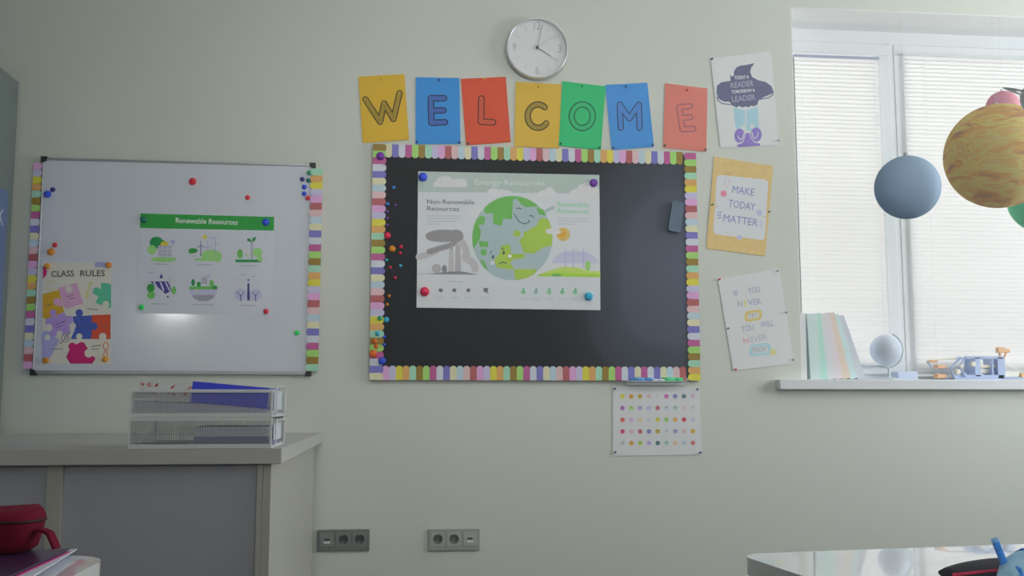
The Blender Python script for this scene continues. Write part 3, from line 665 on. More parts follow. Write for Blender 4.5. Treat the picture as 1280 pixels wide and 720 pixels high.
ic([onglobe(a) for a in range(-10, 28, 4)] + [(640, 255), (620, 265), (612, 290), (575, 310), (545, 345), (525, 360), (540, 395), (550, 420), (595, 425), (640, 395)], LIM, 2.6)
dc(516, 330, 18, LIM, 2.6, 16); dc(562, 332, 15, LIM, 2.6, 14)
ic([(445, 385), (482, 380), (488, 425), (552, 425), (550, 448), (500, 450), (484, 470), (500, 490), (490, 500), (420, 490), (408, 455), (430, 430)], LIM, 2.6)
ic([(500, 498), (612, 498), (600, 520), (560, 540), (510, 549)], LIM, 2.6)
D1 = ink(66, 82, 88)
ln([(502, 236), (512, 252), (528, 274), (550, 284), (572, 276), (574, 266)], 4.5, D1, 3.2); ln([(514, 212), (524, 208), (536, 214)], 4.5, D1, 3.2); ln([(576, 246), (586, 244), (594, 252)], 4.5, D1, 3.2)
dc(402, 440, 6, D1, 3.2, 9); ln([(390, 425), (396, 412)], 4, D1, 3.2); dc(453, 420, 6, D1, 3.2, 9); ln([(440, 398), (454, 404)], 4, D1, 3.2); ln([(430, 474), (446, 464), (466, 470)], 4.5, D1, 3.2); dc(482, 436, 11, CLD, 3.2, 8)
ln([(640, 232), (668, 215), (688, 206)], 15, WAT, 1.8); dc(400, 468, 10, CLD, 3)
dc(735, 333, 32, ink(212, 184, 108), 2.2, 32); dc(728, 330, 20, ink(206, 160, 50), 2.4); dc(690, 322, 38, CLD, 3, 11); dc(672, 318, 20, CLD, 3, 13)
# factory
SM1, SM2, SM3 = ink(132, 130, 133), ink(156, 154, 157), ink(166, 164, 166)
for x, y, w_, h in ((170, 340, 88, 30), (130, 345, 46, 22), (225, 340, 38, 30)): dc(x, y, w_, SM1, 1.6, h)
ln([(100, 415), (150, 400), (205, 385), (240, 350)], 26, SM1, 1.5); ln([(50, 440), (90, 430), (130, 412)], 30, SM3, 1.2); ln([(250, 360), (272, 400), (280, 440)], 32, SM3, 1.2); ln([(270, 440), (310, 470), (318, 495)], 36, SM3, 1.2)
ic([(190, 518), (196, 400), (208, 375), (214, 400), (218, 518)], SM3, 2); ic([(222, 518), (226, 380), (246, 380), (252, 518)], SM2, 2.1); ln([(206, 385), (206, 405)], 6, SM1, 2.3)
dc(135, 495, 22, SM2, 2.2); dc(172, 498, 12, ink(120, 120, 126), 2.4, 20); ic([(90, 521), (190, 510), (250, 508), (330, 523)], ink(116, 118, 124), 2.6); ln([(42, 520), (330, 524)], 2.5, SM2, 2.5)
# hills with turbines
dc(790, 470, 110, ink(192, 194, 214), 1, 60, a0=180, a1=360)
for x in (745, 782, 830):
    ln([(x, 420), (x, 490)], 4, PL, 1.5)
    for a in (90, 210, 330): ln([(x, 420), (x+24*math.cos(math.radians(a)), 420-24*math.sin(math.radians(a)))], 3, PL, 1.5)
ic([(612, 526), (690, 498), (740, 486), (800, 490), (850, 506), (910, 508), (911, 535), (620, 530)], ink(172, 196, 98), 2); ic([(612, 527), (700, 512), (910, 522), (911, 536), (620, 531)], ink(150, 188, 62), 2.2); dc(851, 482, 13, ink(136, 182, 98), 2.4, 24); dc(703, 526, 24, LND, 2.5, 7)
# icon rows
for i, x in enumerate((155, 219, 286, 368)):
    dc(x, 600, 25, ink(192, 194, 198), 1.4); dc(x, 598, 10, ink(98, 100, 104), 2, 9)
    ln([(x-18, 632), (x+18, 633)], 3.4, LT, 1)
ln([(358, 590), (378, 590), (360, 602), (380, 610)], 5, ink(98, 100, 104), 2)
for i, x in enumerate((545, 605, 668, 730, 791)):
    dc(x, 604, 24, ink(188, 196, 196), 1.4); dc(x, 607, 11, ink(110, 168, 132) if i not in (1,) else ink(140, 160, 168), 2, 9); dc(x+2, 594, 5, ink(96, 160, 110), 2, 8)
    ln([(x-18, 638), (x+18, 639)], 3.4, LT, 1)
ln([(188, 555), (256, 557)], 4, LT, 1)
s.build('poster', label='energy resources poster with a two-faced globe pinned on the blackboard', cat='poster')

# ------------------------------------------------------------------ the three wall posters
k4 = crop(870, 50, 4.8); k5 = crop(885, 60, 5.54)
s = Sheet([(888.3, 72.5), (963.8, 64.2), (974.2, 181.7), (900.6, 184.4)], Yp, mat('poster_paper_wall', (214, 216, 216), .5, .52, .35))
ic = lambda pts, m, lay=1: s.poly([k5(*q) for q in pts], m, lay)
ln = lambda pts, w, m, lay=2: s.stroke([k5(*q) for q in pts], w/5.54, m, lay)
NV = ink(94, 97, 122); WH = ink(222, 224, 226)
ln([(62, 340), (70, 365), (100, 385), (160, 392)], 7, NV, 1); ln([(452, 300), (448, 325), (420, 345), (360, 355)], 7, NV, 1); ln([(185, 195), (182, 165), (200, 135), (225, 128)], 6, NV, 1)
ic([(178, 190), (190, 150), (220, 122), (262, 118), (298, 110), (324, 104), (300, 135), (292, 165), (305, 200), (345, 222), (400, 235), (440, 265), (452, 300), (440, 318), (390, 338), (350, 362), (342, 392), (318, 404), (296, 398), (282, 412), (262, 404), (236, 412), (216, 400), (200, 412), (168, 398), (150, 372), (110, 372), (72, 350), (58, 310), (62, 262), (90, 238), (140, 230), (158, 226), (152, 182), (165, 200)], NV, 1.5)
s.text('TODAY A', k5(184, 218), k5(284, 210), 4.2, WH, 3, .03); s.text('TOMORROW A', k5(164, 316), k5(326, 302), 4.0, WH, 3, .03)
s.text('READER', k5(158, 278), k5(318, 262), 6.8, ink(146, 150, 164), 3, .015); s.text('LEADER', k5(168, 374), k5(328, 358), 6.8, ink(146, 150, 164), 3, .015)
ic([(178, 412), (258, 432), (250, 572), (196, 560), (186, 520)], ink(150, 184, 194), 1.6); ic([(262, 432), (345, 405), (352, 558), (290, 575), (268, 570)], ink(150, 184, 194), 1.6); ln([(262, 435), (262, 570)], 9, WH, 1.8)
ic([(200, 672), (236, 660), (262, 590), (296, 590), (320, 655), (362, 662), (360, 676), (206, 686)], ink(126, 108, 172), 1.6)
for x0 in (0, 1):
    c = (220, 608) if x0 == 0 else (334, 600); s.disc(k5(*c), 38/5.54, ink(126, 108, 172), 2, ry=50/5.54)
    ln(arc((c[0]+(6 if x0 == 0 else -8), c[1]-14), 20, 38, 200 if x0 == 0 else 180, 360), 7, WH, 2.6)
    s.disc(k5(c[0]+(22 if x0 == 0 else -28), c[1]-58), 16/5.54, WH, 2.6)
ln([(248, 575), (258, 605), (240, 650), (215, 660)], 6, WH, 2.8); ln([(288, 575), (296, 620), (326, 655), (350, 656)], 6, WH, 2.8)
s.build('poster', label='white reading poster with a navy cloud of lettering above purple shoes', cat='poster')
k6 = crop(870, 180, 4.8)
s = Sheet([(892.9, 195.6), (966.5, 207.7), (956.5, 320), (882.9, 310.6)], Yp, mat('poster_ochre', (226, 196, 132), .55, .56, .35, noise=(40, .16)))
ln = lambda pts, w, m, lay=2: s.stroke([k6(*q) for q in pts], w/4.8, m, lay)
WHB = ink(216, 219, 222)
def rrect(x0, y0, x1, y1, r, f):   # rounded corners, mapped by f
    pts = []
    for cx_, cy_, a in ((x1-r, y0+r, -90), (x1-r, y1-r, 0), (x0+r, y1-r, 90), (x0+r, y0+r, 180)):
        for j in range(6): pts.append(f(cx_+r*math.cos(math.radians(a+18*j)), cy_+r*math.sin(math.radians(a+18*j))))
    return pts
bil = lambda u, v: k6(125*(1-u)*(1-v)+435*u*(1-v)+412*u*v+102*(1-u)*v, 183*(1-u)*(1-v)+215*u*(1-v)+578*u*v+540*(1-u)*v)
s.poly(rrect(0, 0, 1, 1, .07, bil), WHB, 1)
IB = ink(104, 110, 160)
s.text('MAKE', k6(216, 292), k6(346, 312), 9.0, IB, 2); s.text('TODAY', k6(192, 376), k6(352, 400), 9.0, IB, 2); s.text('MATTER', k6(162, 464), k6(368, 494), 9.0, IB, 2)
for q in ([(132, 412), (154, 408)], [(128, 428), (150, 426)], [(132, 444), (152, 440)], [(378, 470), (400, 460)], [(380, 482), (402, 476)], [(378, 494), (398, 494)]): ln(q, 5, IB if q[0][0] < 300 else ink(160, 164, 190), 2)
s.disc(k6(166, 298), 20/4.8, ink(204, 138, 158), 2); s.disc(k6(166, 298), 8/4.8, ink(190, 96, 130), 2.5); s.disc(k6(378, 412), 18/4.8, ink(176, 182, 206), 2); s.disc(k6(260, 560), 17/4.8, ink(182, 180, 212), 2, ry=3)
ln(rrect(172, 205, 200, 252, 12, lambda x, y: (x, y)), 3, ink(220, 176, 178), 2); ln([(180, 180), (205, 172), (208, 196)], 3, ink(214, 140, 130), 2)
for i in range(34):
    a, c = random.random(), random.random()
    if .12 < a < .88 and .2 < c < .8: continue
    u = s.uv(a*.92+.04, c*.94+.03); s.disc((u[0], u[1]), random.uniform(.8, 2.2), ink(236, 214, 160), .6, 10)
s.build('poster', label='ochre framed poster with the lettering make today matter', cat='poster')
k7 = crop(880, 320, 4.5)
s = Sheet([(897.3, 348.9), (974.4, 335.6), (992.2, 454.4), (916.7, 463.3)], Yp, mat('poster_paper_wall', (214, 216, 216)))
LG = ink(144, 146, 166); rs = ink(188, 136, 148)
s.text('IF', k7(170, 228), k7(196, 222), 7, LG, 2, .008); s.text('YOU', k7(252, 214), k7(318, 202), 7.6, LG, 2, .008)
s.text('N', k7(192, 286), k7(216, 283), 7.2, LG, 2, .01); s.text('E', k7(226, 282), k7(242, 280), 7.2, ink(206, 200, 130), 2, .03); s.text('VER', k7(250, 279), k7(322, 270), 7.2, LG, 2, .01)
def ring(x0, y0, x1, y1, sk, m, txt, tm):
    f = lambda x, y: k7(x, y - (x-x0)*sk)
    s.poly(rrect(x0, y0, x1, y1, 22, f), m, 1); s.poly(rrect(x0+16, y0+14, x1-16, y1-14, 12, f), ink(212, 214, 216), 2)
    s.text(txt, f(x0+24, y1-20), f(x1-22, y1-20), (y1-y0-38)/4.5, tm, 3, .015)
ring(228, 312, 326, 372, .14, ink(212, 190, 112), 'TRY', ink(160, 154, 132))
s.text('YOU', k7(212, 428), k7(282, 416), 7.4, LG, 2, .008); s.text('WILL', k7(320, 404), k7(394, 392), 7.2, LG, 2, .008)
s.text('N', k7(224, 494), k7(254, 488), 7, rs, 2, .01); s.text('EVER', k7(262, 486), k7(358, 470), 7, ink(162, 162, 172), 2, .008)
ring(254, 500, 374, 566, .10, ink(150, 184, 190), 'KNOW', ink(140, 152, 160)); s.disc(k7(388, 540), 18/4.5, ink(208, 204, 140), 2)
s.build('poster', label='pale lettering poster with yellow and blue badges above the window sill', cat='poster')

# dot sheet
k8 = crop(760, 480, 7.575)
s = Sheet([(766.2, 483.3), (874.4, 484.9), (877.8, 568.4), (766.2, 570)], Yp, mat('poster_paper_wall', (214, 216, 216)))
DC = ['c8c83c d8a53c b09a3c d8bcb8 c0c8c8 b868a0 7880b0 5a7a80 d0b4c8', 'a070a8 98c070 a090b8 c8c0dc b06870 a8b8c0 98b0a8 dcc8d0 b8c0c4', 'd86868 c0a8c4 d8c8a8 c8ccd4 ccc440 88b868 d8a860 b84058 c8c8d8',
      'c84880 d8b8c0 b06068 7078b0 b09c3c b0bcc0 9888b0 d4b8b8 ccac3c', 'a8b0b0 d8a03c 98bc58 b0a0c8 486c78 90b4a0 d8c49c b0c0cc d07878']
for j, row in enumerate(DC):
    for i, h in enumerate(row.split()):
        q = k8(136+i*83.2+j*.6, 118+j*110.5-(i*.3)); c = tuple(int(h[k:k+2], 16) for k in (0, 2, 4))
        s.poly([(q[0]-4.3, q[1]-4.6), (q[0]+4.3, q[1]-4.6), (q[0]+4.3, q[1]+6.0), (q[0]-4.3, q[1]+6.0)], ink(204, 206, 208), .6); s.poly([(q[0]-4, q[1]-4.3), (q[0]+4, q[1]-4.3), (q[0]+4, q[1]+5.7), (q[0]-4, q[1]+5.7)], ink(214, 216, 216), .9)
        s.disc(q, 2.9, ink(*c), 1.5); s.disc((q[0], q[1]-.9), 1.7, ink(*[int(v*.86) for v in c]), 2, 10, ry=1.1)
s.build('poster', label='white sheet with a grid of coloured dots below the blackboard', cat='poster')

# ------------------------------------------------------------------ clock
YC = -.04; c0 = P(671.9, 59.4, YC); R = 40.6*(YC-CAM.y)/F
cc = Vector((c0.x, 0, c0.z))
t = thing('wall_clock', 'round white wall clock in a silver rim above the welcome letters', 'clock', (cc.x, -.02, cc.z-R))
M_sil = mat('clock_rim_silver', (236, 238, 240), .25, 1, metal=.55)
MB().lathe([(R*.6, .001), (R*.95, .001), (R, .008), (R, .036), (R*.985, .042), (R*.955, .042), (R*.935, .028)], cc, (0, -1, 0), M_sil, 64).build('rim', t)
yd = -.026
s = MB(); s.lathe([(0, .026), (R*.95, .026)], cc, (0, -1, 0), mat('clock_dial', (208, 211, 212), .5, .6), 64, False)
fc = P(671.5, 59.7, yd); q0 = R/40.6
M_ck = ink(142, 144, 148); M_hand = mat('clock_hand_grey', (104, 106, 110), .4, .5)
for h in range(12):
    if h % 3 == 0: continue
    a = math.radians(30*h); d = Vector((math.sin(a), 0, math.cos(a))); n = Vector((d.z, 0, -d.x))
    s.flat([fc+d*R*.62+n*.0008+Vector((0, -.0005, 0)), fc+d*R*.83+n*.0008+Vector((0, -.0005, 0)), fc+d*R*.83-n*.0008+Vector((0, -.0005, 0)), fc+d*R*.62-n*.0008+Vector((0, -.0005, 0))], M_ck)
for tx, a in (('12', 0), ('3', 90), ('6', 180), ('9', 270)):
    vs, fs = glyphs(tx, .0); x0 = min(v[0] for v in vs); x1 = max(v[0] for v in vs); hh = .036
    ctr = fc + Vector((math.sin(math.radians(a))*R*.74, -.0005, math.cos(math.radians(a))*R*.74))
    s.add([ctr + Vector(((v[0]-(x0+x1)/2)*hh/CAPH*.72, 0, (v[1]-CAPH/2)*hh/CAPH)) for v in vs], fs, M_ck)
s.build('dial', t)
def hand(name, ex, ey, w0, w1, dy, back):
    e = P(ex, ey, yd); d = (e-fc); L = d.length; d.normalize(); n = Vector((d.z, 0, -d.x)); o = Vector((0, -dy, 0))
    MB().prism([fc-d*back+n*w0+o, fc+d*L+n*w1+o, fc+d*L-n*w1+o, fc-d*back-n*w0+o], (0, -.0012, 0), M_hand).build(name, t)
hand('minute_hand', 678.4, 29.6, .0014, .001, .003, .012); hand('hour_hand', 689, 71.2, .0016, .0011, .0055, .012); hand('second_hand', 698, 42.4, .0005, .0004, .008, .02)
MB().lathe([(0, .012), (.0055, .012), (.0055, .002)], fc, (0, -1, 0), mat('clock_hub', (70, 72, 74), .4, .5), 16).build('hub', t)

# hook in the wall near the ceiling line
p = P(369.5, -1.5)
MB().lathe([(0, 0), (.008, 0), (.008, .003), (.0035, .005), (.0035, .02)], p, (0, -1, 0), M_white, 16).tube([p+Vector((0, -.02, 0)), p+Vector((0, -.026, .003)), p+Vector((0, -.028, .012))], .0032, M_white, 8).build('wall_hook', label='tiny white hook high on the bare wall above the whiteboard', cat='hook', org=p)

# ------------------------------------------------------------------ felt eraser on the blackboard
ce = P(844.5, 271.5, -.03); ang = math.radians(9.5); M_er = mat('eraser_slate', (78, 92, 106), .7, .5, noise=(30, .12)); M_er2 = mat('eraser_felt', (58, 66, 76), .95, .5)
t = thing('board_eraser', 'slate-blue felt eraser stuck on the blackboard', 'eraser', (ce.x, -.02, ce.z))
def erbox(hw, hh, y0, y1, m, name, bev):
    pts = []
    for cx_, cz_, a in ((hw-.012, hh-.012, 0), (-hw+.012, hh-.012, 90), (-hw+.012, -hh+.012, 180), (hw-.012, -hh+.012, 270)):
        for j in range(5): pts.append((cx_+.012*math.cos(math.radians(a+22.5*j)), cz_+.012*math.sin(math.radians(a+22.5*j))))
    rp = [Vector((ce.x + x*math.cos(ang)+z*math.sin(ang), y0, ce.z - x*math.sin(ang)+z*math.cos(ang))) for x, z in pts]
    MB().prism(rp, (0, y1-y0, 0), m, True).build(name, t, bevel=bev, seg=3)
erbox(.0265, .066, -.0182, -.032, M_er2, 'felt_pad', .001); erbox(.028, .068, -.0321, -.046, M_er, 'grip', .005)

# ------------------------------------------------------------------ ledge with markers and chalk
xa_, xb_ = P(783, 478, -.03).x, P(857, 478, -.03).x
zl0, zl1 = P(820, 481.5, -.05).z, P(820, 476.4, -.05).z
b = MB().box(xa_, xb_, -.056, -.0207, zl1-.0025, zl1, M_pvc).box(xa_, xb_, -.024, -.0207, zl1-.016, zl1-.0025, M_pvc)
b.build('pen_ledge', label='small white ledge under the blackboard holding two markers', cat='ledge', bevel=.001)
def marker(px0, px1, py, c, capc, label):
    a = P(px0, py, -.046); e = P(px1, py+.4, -.045); d = (e-a); L = d.length; d.normalize(); r = .0082
    a.z = e.z = zl1+r+.0003
    t = thing('marker', label, 'marker', (a.x, a.y, a.z-r))
    m1 = mat('marker_'+label.split()[0], c, .35, .5); m2 = mat('markercap_'+label.split()[0], capc, .35, .5)
    MB().lathe([(0, 0), (r, 0), (r, L*.62), (r*.8, L*.63), (r*.8, L*.64)], a, d, m1, 16).build('barrel', t)
    MB().lathe([(r*.8, L*.64), (r*1.02, L*.645), (r*1.02, L*.96), (r*.7, L), (0, L)], a, d, m2, 16).build('cap', t)
marker(788.5, 815.8, 474, (92, 150, 200), (80, 136, 190), 'blue marker lying on the small ledge under the blackboard')
marker(827, 853.5, 474, (92, 200, 140), (72, 186, 124), 'green marker lying on the small ledge under the blackboard')
for px, lb in ((819.5, 'white chalk piece on the ledge next to the blue marker'), (827.5, 'white chalk piece on the ledge next to the green marker')):
    a = P(px-3.6, 476, -.054); a.z = zl1+.0048; a.y = -.0515
    MB().lathe([(0, 0), (.0042, 0), (.0046, .001), (.0042, .024), (0, .024)], a, (1, 0, 0), ink(214, 216, 216), 14).build('chalk_stick', label=lb, cat='chalk', group='chalk on the ledge')

# ------------------------------------------------------------------ sockets
def socket_block(x0p, x1p, y0p, y1p, order, base, label):
    A = P(x0p, y0p); B = P(x1p, y1p); W_ = B.x-A.x; H_ = A.z-B.z
    t = thing('socket_block', label, 'socket', (A.x+W_/2, 0, B.z), 'wall socket blocks')
    mf = mat('socket_frame_%d' % base[0], base, .4, .42); mi_ = mat('socket_insert_%d' % base[0], tuple(v+10 for v in base), .4, .42); mdk = mat('socket_well_%d' % base[0], tuple(int(v*.62) for v in base), .5, .42); mw = mat('socket_label', (206, 208, 208), .5, .6)
    MB().box(A.x, B.x, -.011, -.0005, B.z, A.z, mf).build('frame', t, bevel=.003)
    cw = W_/3.22
    for i, k in enumerate(order):
        cx_ = A.x + W_/2 + (i-1)*cw; cz_ = (A.z+B.z)/2 + .003
        if k == 's':
            b = MB(); r = .0205; hw = cw*.43; n = 24
            ring_ = [Vector((cx_+r*math.cos(2*PI*j/n), -.0132, cz_+r*math.sin(2*PI*j/n))) for j in range(n)]
            sq = []
            for j in range(n):
                c, sn = math.cos(2*PI*j/n), math.sin(2*PI*j/n); q = hw/max(abs(c), abs(sn)); sq.append(Vector((cx_+q*c, -.0132, cz_+q*sn)))
            b.add(ring_+sq, [(j, (j+1) % n, (j+1) % n+n, j+n) for j in range(n)], mi_)
            b.add(sq + [v+Vector((0, .0025, 0)) for v in sq], [(j, (j+1) % n, (j+1) % n+n, j+n) for j in range(n)], mi_)
            ins = b.build('socket_insert', t)
            w = MB().lathe([(r, .0132), (r*.92, .0114), (0, .0113)], (cx_, 0, cz_), (0, -1, 0), mdk, 24)
            for dx in (-.0095, .0095): w.lathe([(.0028, .0120), (0, .0120)], (cx_+dx, 0, cz_), (0, -1, 0), M_blk, 10)
            for dz in (-.0165, .0165): w.box(cx_-.003, cx_+.003, -.0122, -.0114, cz_+dz-.002, cz_+dz+.002, M_alu)
            w.build('well', ins)
        else:
            ins = MB().box(cx_-cw*.42, cx_+cw*.42, -.0132, -.0112, cz_-cw*.42, cz_+cw*.42, mi_).build('data_insert', t, bevel=.0008)
            MB().box(cx_-.013, cx_+.013, -.0142, -.0133, cz_-.015, cz_-.006, mw).box(cx_-.010, cx_-.001, -.0142, -.0133, cz_-.002, cz_+.005, M_blk).box(cx_+.001, cx_+.010, -.0142, -.0133, cz_-.002, cz_+.005, M_blk).build('port', ins)
socket_block(396.7, 461.8, 661.9, 688, 'dss', (84, 88, 86), 'dark grey triple socket plate beside the low cabinet')
socket_block(535, 599.5, 661.2, 687.4, 'ssd', (116, 118, 114), 'grey triple socket plate in the open under the blackboard')

# ------------------------------------------------------------------ mesh letter trays
mt = bpy.data.materials.new('tray_mesh'); mt.use_nodes = True
nt = mt.node_tree; bs = nt.nodes['Principled BSDF']; bs.inputs['Base Color'].default_value = (.40, .41, .43, 1); bs.inputs['Roughness'].default_value = .45
tc = nt.nodes.new('ShaderNodeTexCoord'); sp = nt.nodes.new('ShaderNodeSeparateXYZ'); nt.links.new(tc.outputs['Object'], sp.inputs[0])
def mth(op, a, b_=None):
    n = nt.nodes.new('ShaderNodeMath'); n.operation = op
    for i, v in enumerate((a, b_)):
        if v is None: continue
        if isinstance(v, (int, float)): n.inputs[i].default_value = v
        else: nt.links.new(v, n.inputs[i])
    return n.outputs[0]
h_ = mth('ADD', sp.outputs['X'], sp.outputs['Y']); z_ = sp.outputs['Z']
KX, KZ = 2*PI/.0064, 2*PI/.0050
prod = mth('MULTIPLY', mth('COSINE', mth('MULTIPLY', h_, KX/2)), mth('COSINE', mth('MULTIPLY', z_, KZ/2)))
hole = mth('GREATER_THAN', mth('ABSOLUTE', prod), .22)
nt.links.new(mth('SUBTRACT', 1.0, hole), bs.inputs['Alpha'])
M_wire = mat('tray_white_steel', (238, 242, 240), .35, .9)
YTF = YCF+.004
TA = P(160.5, 558.3, YTF); TBx = P(338.2, 558.5, YTF).x; z_top = P(162, 486.6, YTF).z; z_mid = P(200, 522, YTF).z
TD = .30
def tray(z0, z1, label):
    x0, x1, y0, y1 = TA.x, TBx, YTF, YTF+TD
    t = thing('letter_tray', label, 'letter tray', ((x0+x1)/2, (y0+y1)/2, z0), 'stacked mesh letter trays')
    b = MB(); e = .0009
    for (a, c) in (((x0, y0), (x1, y0)), ((x0, y1), (x1, y1)), ((x0, y0), (x0, y1))):
        b.flat([(a[0], a[1], z0+.012), (c[0], c[1], z0+.012), (c[0], c[1], z1-.006), (a[0], a[1], z1-.006)], mt)
    b.build('mesh_wall', t)
    MB().box(x0, x1, y0, y1, z0+.0045, z0+.0055, mat('tray_base_grey', (120, 120, 128), .5, .5)).build('base', t)
    r = MB()
    for (zz0, zz1) in ((z0, z0+.0115), (z1-.009, z1)):
        r.box(x0-.001, x1+.001, y0-.0015, y0+.0015, zz0, zz1, M_wire); r.box(x0-.001, x1+.001, y1-.0015, y1+.0015, zz0, zz1, M_wire)
        r.box(x0-.0015, x0+.0015, y0, y1, zz0, zz1, M_wire)
    r.box(x1-.0015, x1+.0015, y0, y1, z0, z0+.008, M_wire)
    r.box(x1-.003, x1+.003, y0-.002, y0+.004, z0, z1, M_wire); r.box(x1-.003, x1+.003, y1-.004, y1+.002, z0, z1, M_wire); r.box(x0-.002, x0+.003, y0-.002, y0+.003, z0, z1, M_wire); r.box(x0-.002, x0+.003, y1-.003, y1+.002, z0, z1, M_wire)
    r.build('rim', t, bevel=.0009)
    return t
zb_ = zt+.0006
t_low = tray(zb_, z_mid, 'lower white mesh letter tray standing on the low cabinet')
t_up = tray(z_mid+.0005, z_top, 'upper white mesh letter tray carrying the blue binder')
def handle(t, z0, z1, ext):
    x = TBx+.004; y0, y1 = YTF+.03, YTF+TD-.06
    MB().tube([(x, y0, z0+.004), (x+.006, y0, z0+.012), (x+.006, y0, z1-.006+ext), (x+.008, y0+.01, z1+ext), (x+.008, y1-.01, z1+ext), (x+.006, y1, z1-.006+ext), (x+.006, y1, z0+.012), (x, y1, z0+.004)], .0024, M_wire, 8).build('wire_handle', t)
    MB().box(TBx+.0016, TBx+.0026, y0+.012, y1-.012, z0+.02, z1-.004, mat('tray_end_plate', (176, 184, 190), .4, .5)).build('end_plate', t)
handle(t_low, zb_, z_mid-.012, .004); handle(t_up, z_mid, z_top, .010)
# binders: one tilted on top, others inside
def binder(p0, p1, hgt, dep, cols, label, labelled):
    """spine from p0 (label end, low corner) to p1; HGT spine height at p0's end"""
    d = (p1-p0); L = d.length; d.normalize(); up = Vector((-d.z, 0, d.x)); bk = Vector((0, 1, 0))
    t = thing('ring_binder', label, 'binder', tuple(p0))
    mcov = mat('binder_'+label.split()[0], cols, .35, .5)
    b = MB(); th = .0025
    def slab(a0, a1, h0, h1, y0, y1, m, bb_): 
        pts = [p0+d*a0+up*h0+bk*y0, p0+d*a1+up*h0+bk*y0, p0+d*a1+up*h1+bk*y0, p0+d*a0+up*h1+bk*y0]
        bb_.prism(pts, bk*(y1-y0), m)
    slab(0, L, 0, hgt, 0, th, mcov, b); slab(0, L, 0, th, th, dep, mcov, b); slab(0, L, hgt-th, hgt, th, dep, mcov, b)
    b.build('cover', t, bevel=.001)
    b = MB(); slab(.006, L-.006, th+.001, hgt-th-.001, th+.004, dep-.006, ink(206, 206, 202), b); b.build('pages', t)
    if labelled:
        b = MB(); slab(0, L*.42, 0, hgt+.0004, -.0010, -.0001, ink(206, 208, 204), b)
        rm = ink(178, 34, 52)
        for i, (x, zz) in enumerate(((.05, .3), (.055, .62), (.16, .28), (.17, .6), (.28, .3), (.3, .64), (.52, .34), (.58, .62), (.62, .28), (.82, .3), (.88, .6))):
            bx = L*.42*x; bz = hgt*zz
            for k in range(3):
                c = p0 + d*(bx+.003*k+.006) + up*(bz-.002+random.uniform(-.002, .002)) - bk*.0014
                e = c + d*random.uniform(.001, .006) + up*random.uniform(.006, .011); n = (e-c).cross(bk).normalized()*.001
                b.flat([c+n, e+n, e-n, c-n], rm)
        b.build('spine_label', t)
    return t
q0_ = P(168, 499, YTF+.012); q1_ = P(334, 503, YTF+.012)
za = P(168, 498.5, YTF+.012).z; ze = P(334, 509, YTF+.012).z
binder(Vector((P(167.5, 497, YTF+.012).x, YTF+.012, P(167, 496.5, YTF).z)), Vector((P(334, 505, YTF+.012).x, YTF+.012, P(334, 511, YTF).z)), P(170, 470, YTF).z-P(170, 496.5, YTF).z, .25, (52, 62, 190), 'blue ring binder with a hand-lettered white spine label', True)
binder(Vector((P(167.5, 512, YTF+.016).x, YTF+.016, P(167, 512, YTF).z)), Vector((P(334, 517, YTF+.016).x, YTF+.016, z_mid+.008)), .024, .24, (196, 194, 204), 'white folder lying under the blue binder in the upper tray', False)
pw = MB(); pz = zb_+.0062
px0, px1 = P(243, 540, YTF+.02).x, TBx-.006
for i in range(6): pw.box(px0+random.uniform(0, .002), px1-random.uniform(0, .003), YTF+.01+random.uniform(0, .003), YTF+.26, pz+i*.0088, pz+i*.0088+.0085, ink(200, 200, 206) if i > 2 else ink(116, 114, 142))
pw.build('paper_stack', label='stack of white and grey papers in the lower letter tray', cat='papers')

# ------------------------------------------------------------------ window sill things
# books leaning towards the wall
def sillz(): return ZS+.0004
YBK = .02
def lean_book(xb0, xt0, wpx, ztop_px, col, label, dep, YBK):
    z0 = sillz(); zt_ = P(1030, ztop_px, YBK).z
    a = P(xb0, 474, YBK).x; c = P(xb0+wpx, 474, YBK).x; top = P(xt0, ztop_px, YBK).x
    h = zt_-z0; th = c-a; ang = math.atan2(a-top, h); w = th*math.cos(ang)
    u = Vector((-math.sin(ang), 0, math.cos(ang))); n = Vector((math.cos(ang), 0, math.sin(ang)))
    o = Vector((a, YBK, z0)); L = h/math.cos(ang)-w*math.tan(ang)*.5
    t = thing('book', label, 'book', (a, YBK, z0), 'books leaning on the window sill')
    mc = mat('bookcover_%d_%d_%d' % col, col, .5, .62); bk = Vector((0, 1, 0))
    # resting on its lower corner
    s0 = o
    def slab(n0, n1, u0, u1, y0, y1, m, bb_): bb_.prism([s0+n*n0+u*u0+bk*y0, s0+n*n1+u*u0+bk*y0, s0+n*n1+u*u1+bk*y0, s0+n*n0+u*u1+bk*y0], bk*(y1-y0), m)
    b = MB(); e = .0016
    slab(0, w, 0, L, 0, e, mc, b); slab(0, e, 0, L, e, dep, mc, b); slab(w-e, w, 0, L, e, dep, mc, b); b.build('cover', t)
    b = MB(); slab(e, w-e, .002, L-.002, e, dep-.003, ink(206, 206, 200), b); b.build('pages', t)
BK = [(1013.5, 1008.6, 12.6, 392, (190, 206, 204), 'pale blue-green book leaning upright at the poster end of the row'), (1025.8, 1016.2, 9.6, 391.5, (168, 208, 194), 'mint green book second from the posters on the sill'),
      (1035.4, 1022.5, 10.0, 392, (190, 190, 192), 'grey book between the mint and the peach ones'), (1045.4, 1028.6, 8.6, 391, (206, 196, 200), 'pinkish grey book beside the peach one'),
      (1053.8, 1033.3, 10.0, 391, (218, 200, 186), 'peach book leaning in the row on the sill'), (1063.6, 1039.0, 9.2, 393, (186, 208, 208), 'pale teal book next to the outermost grey one'), (1072.8, 1045.0, 10.2, 395, (178, 182, 190), 'slate grey book leaning at the globe end of the row')]
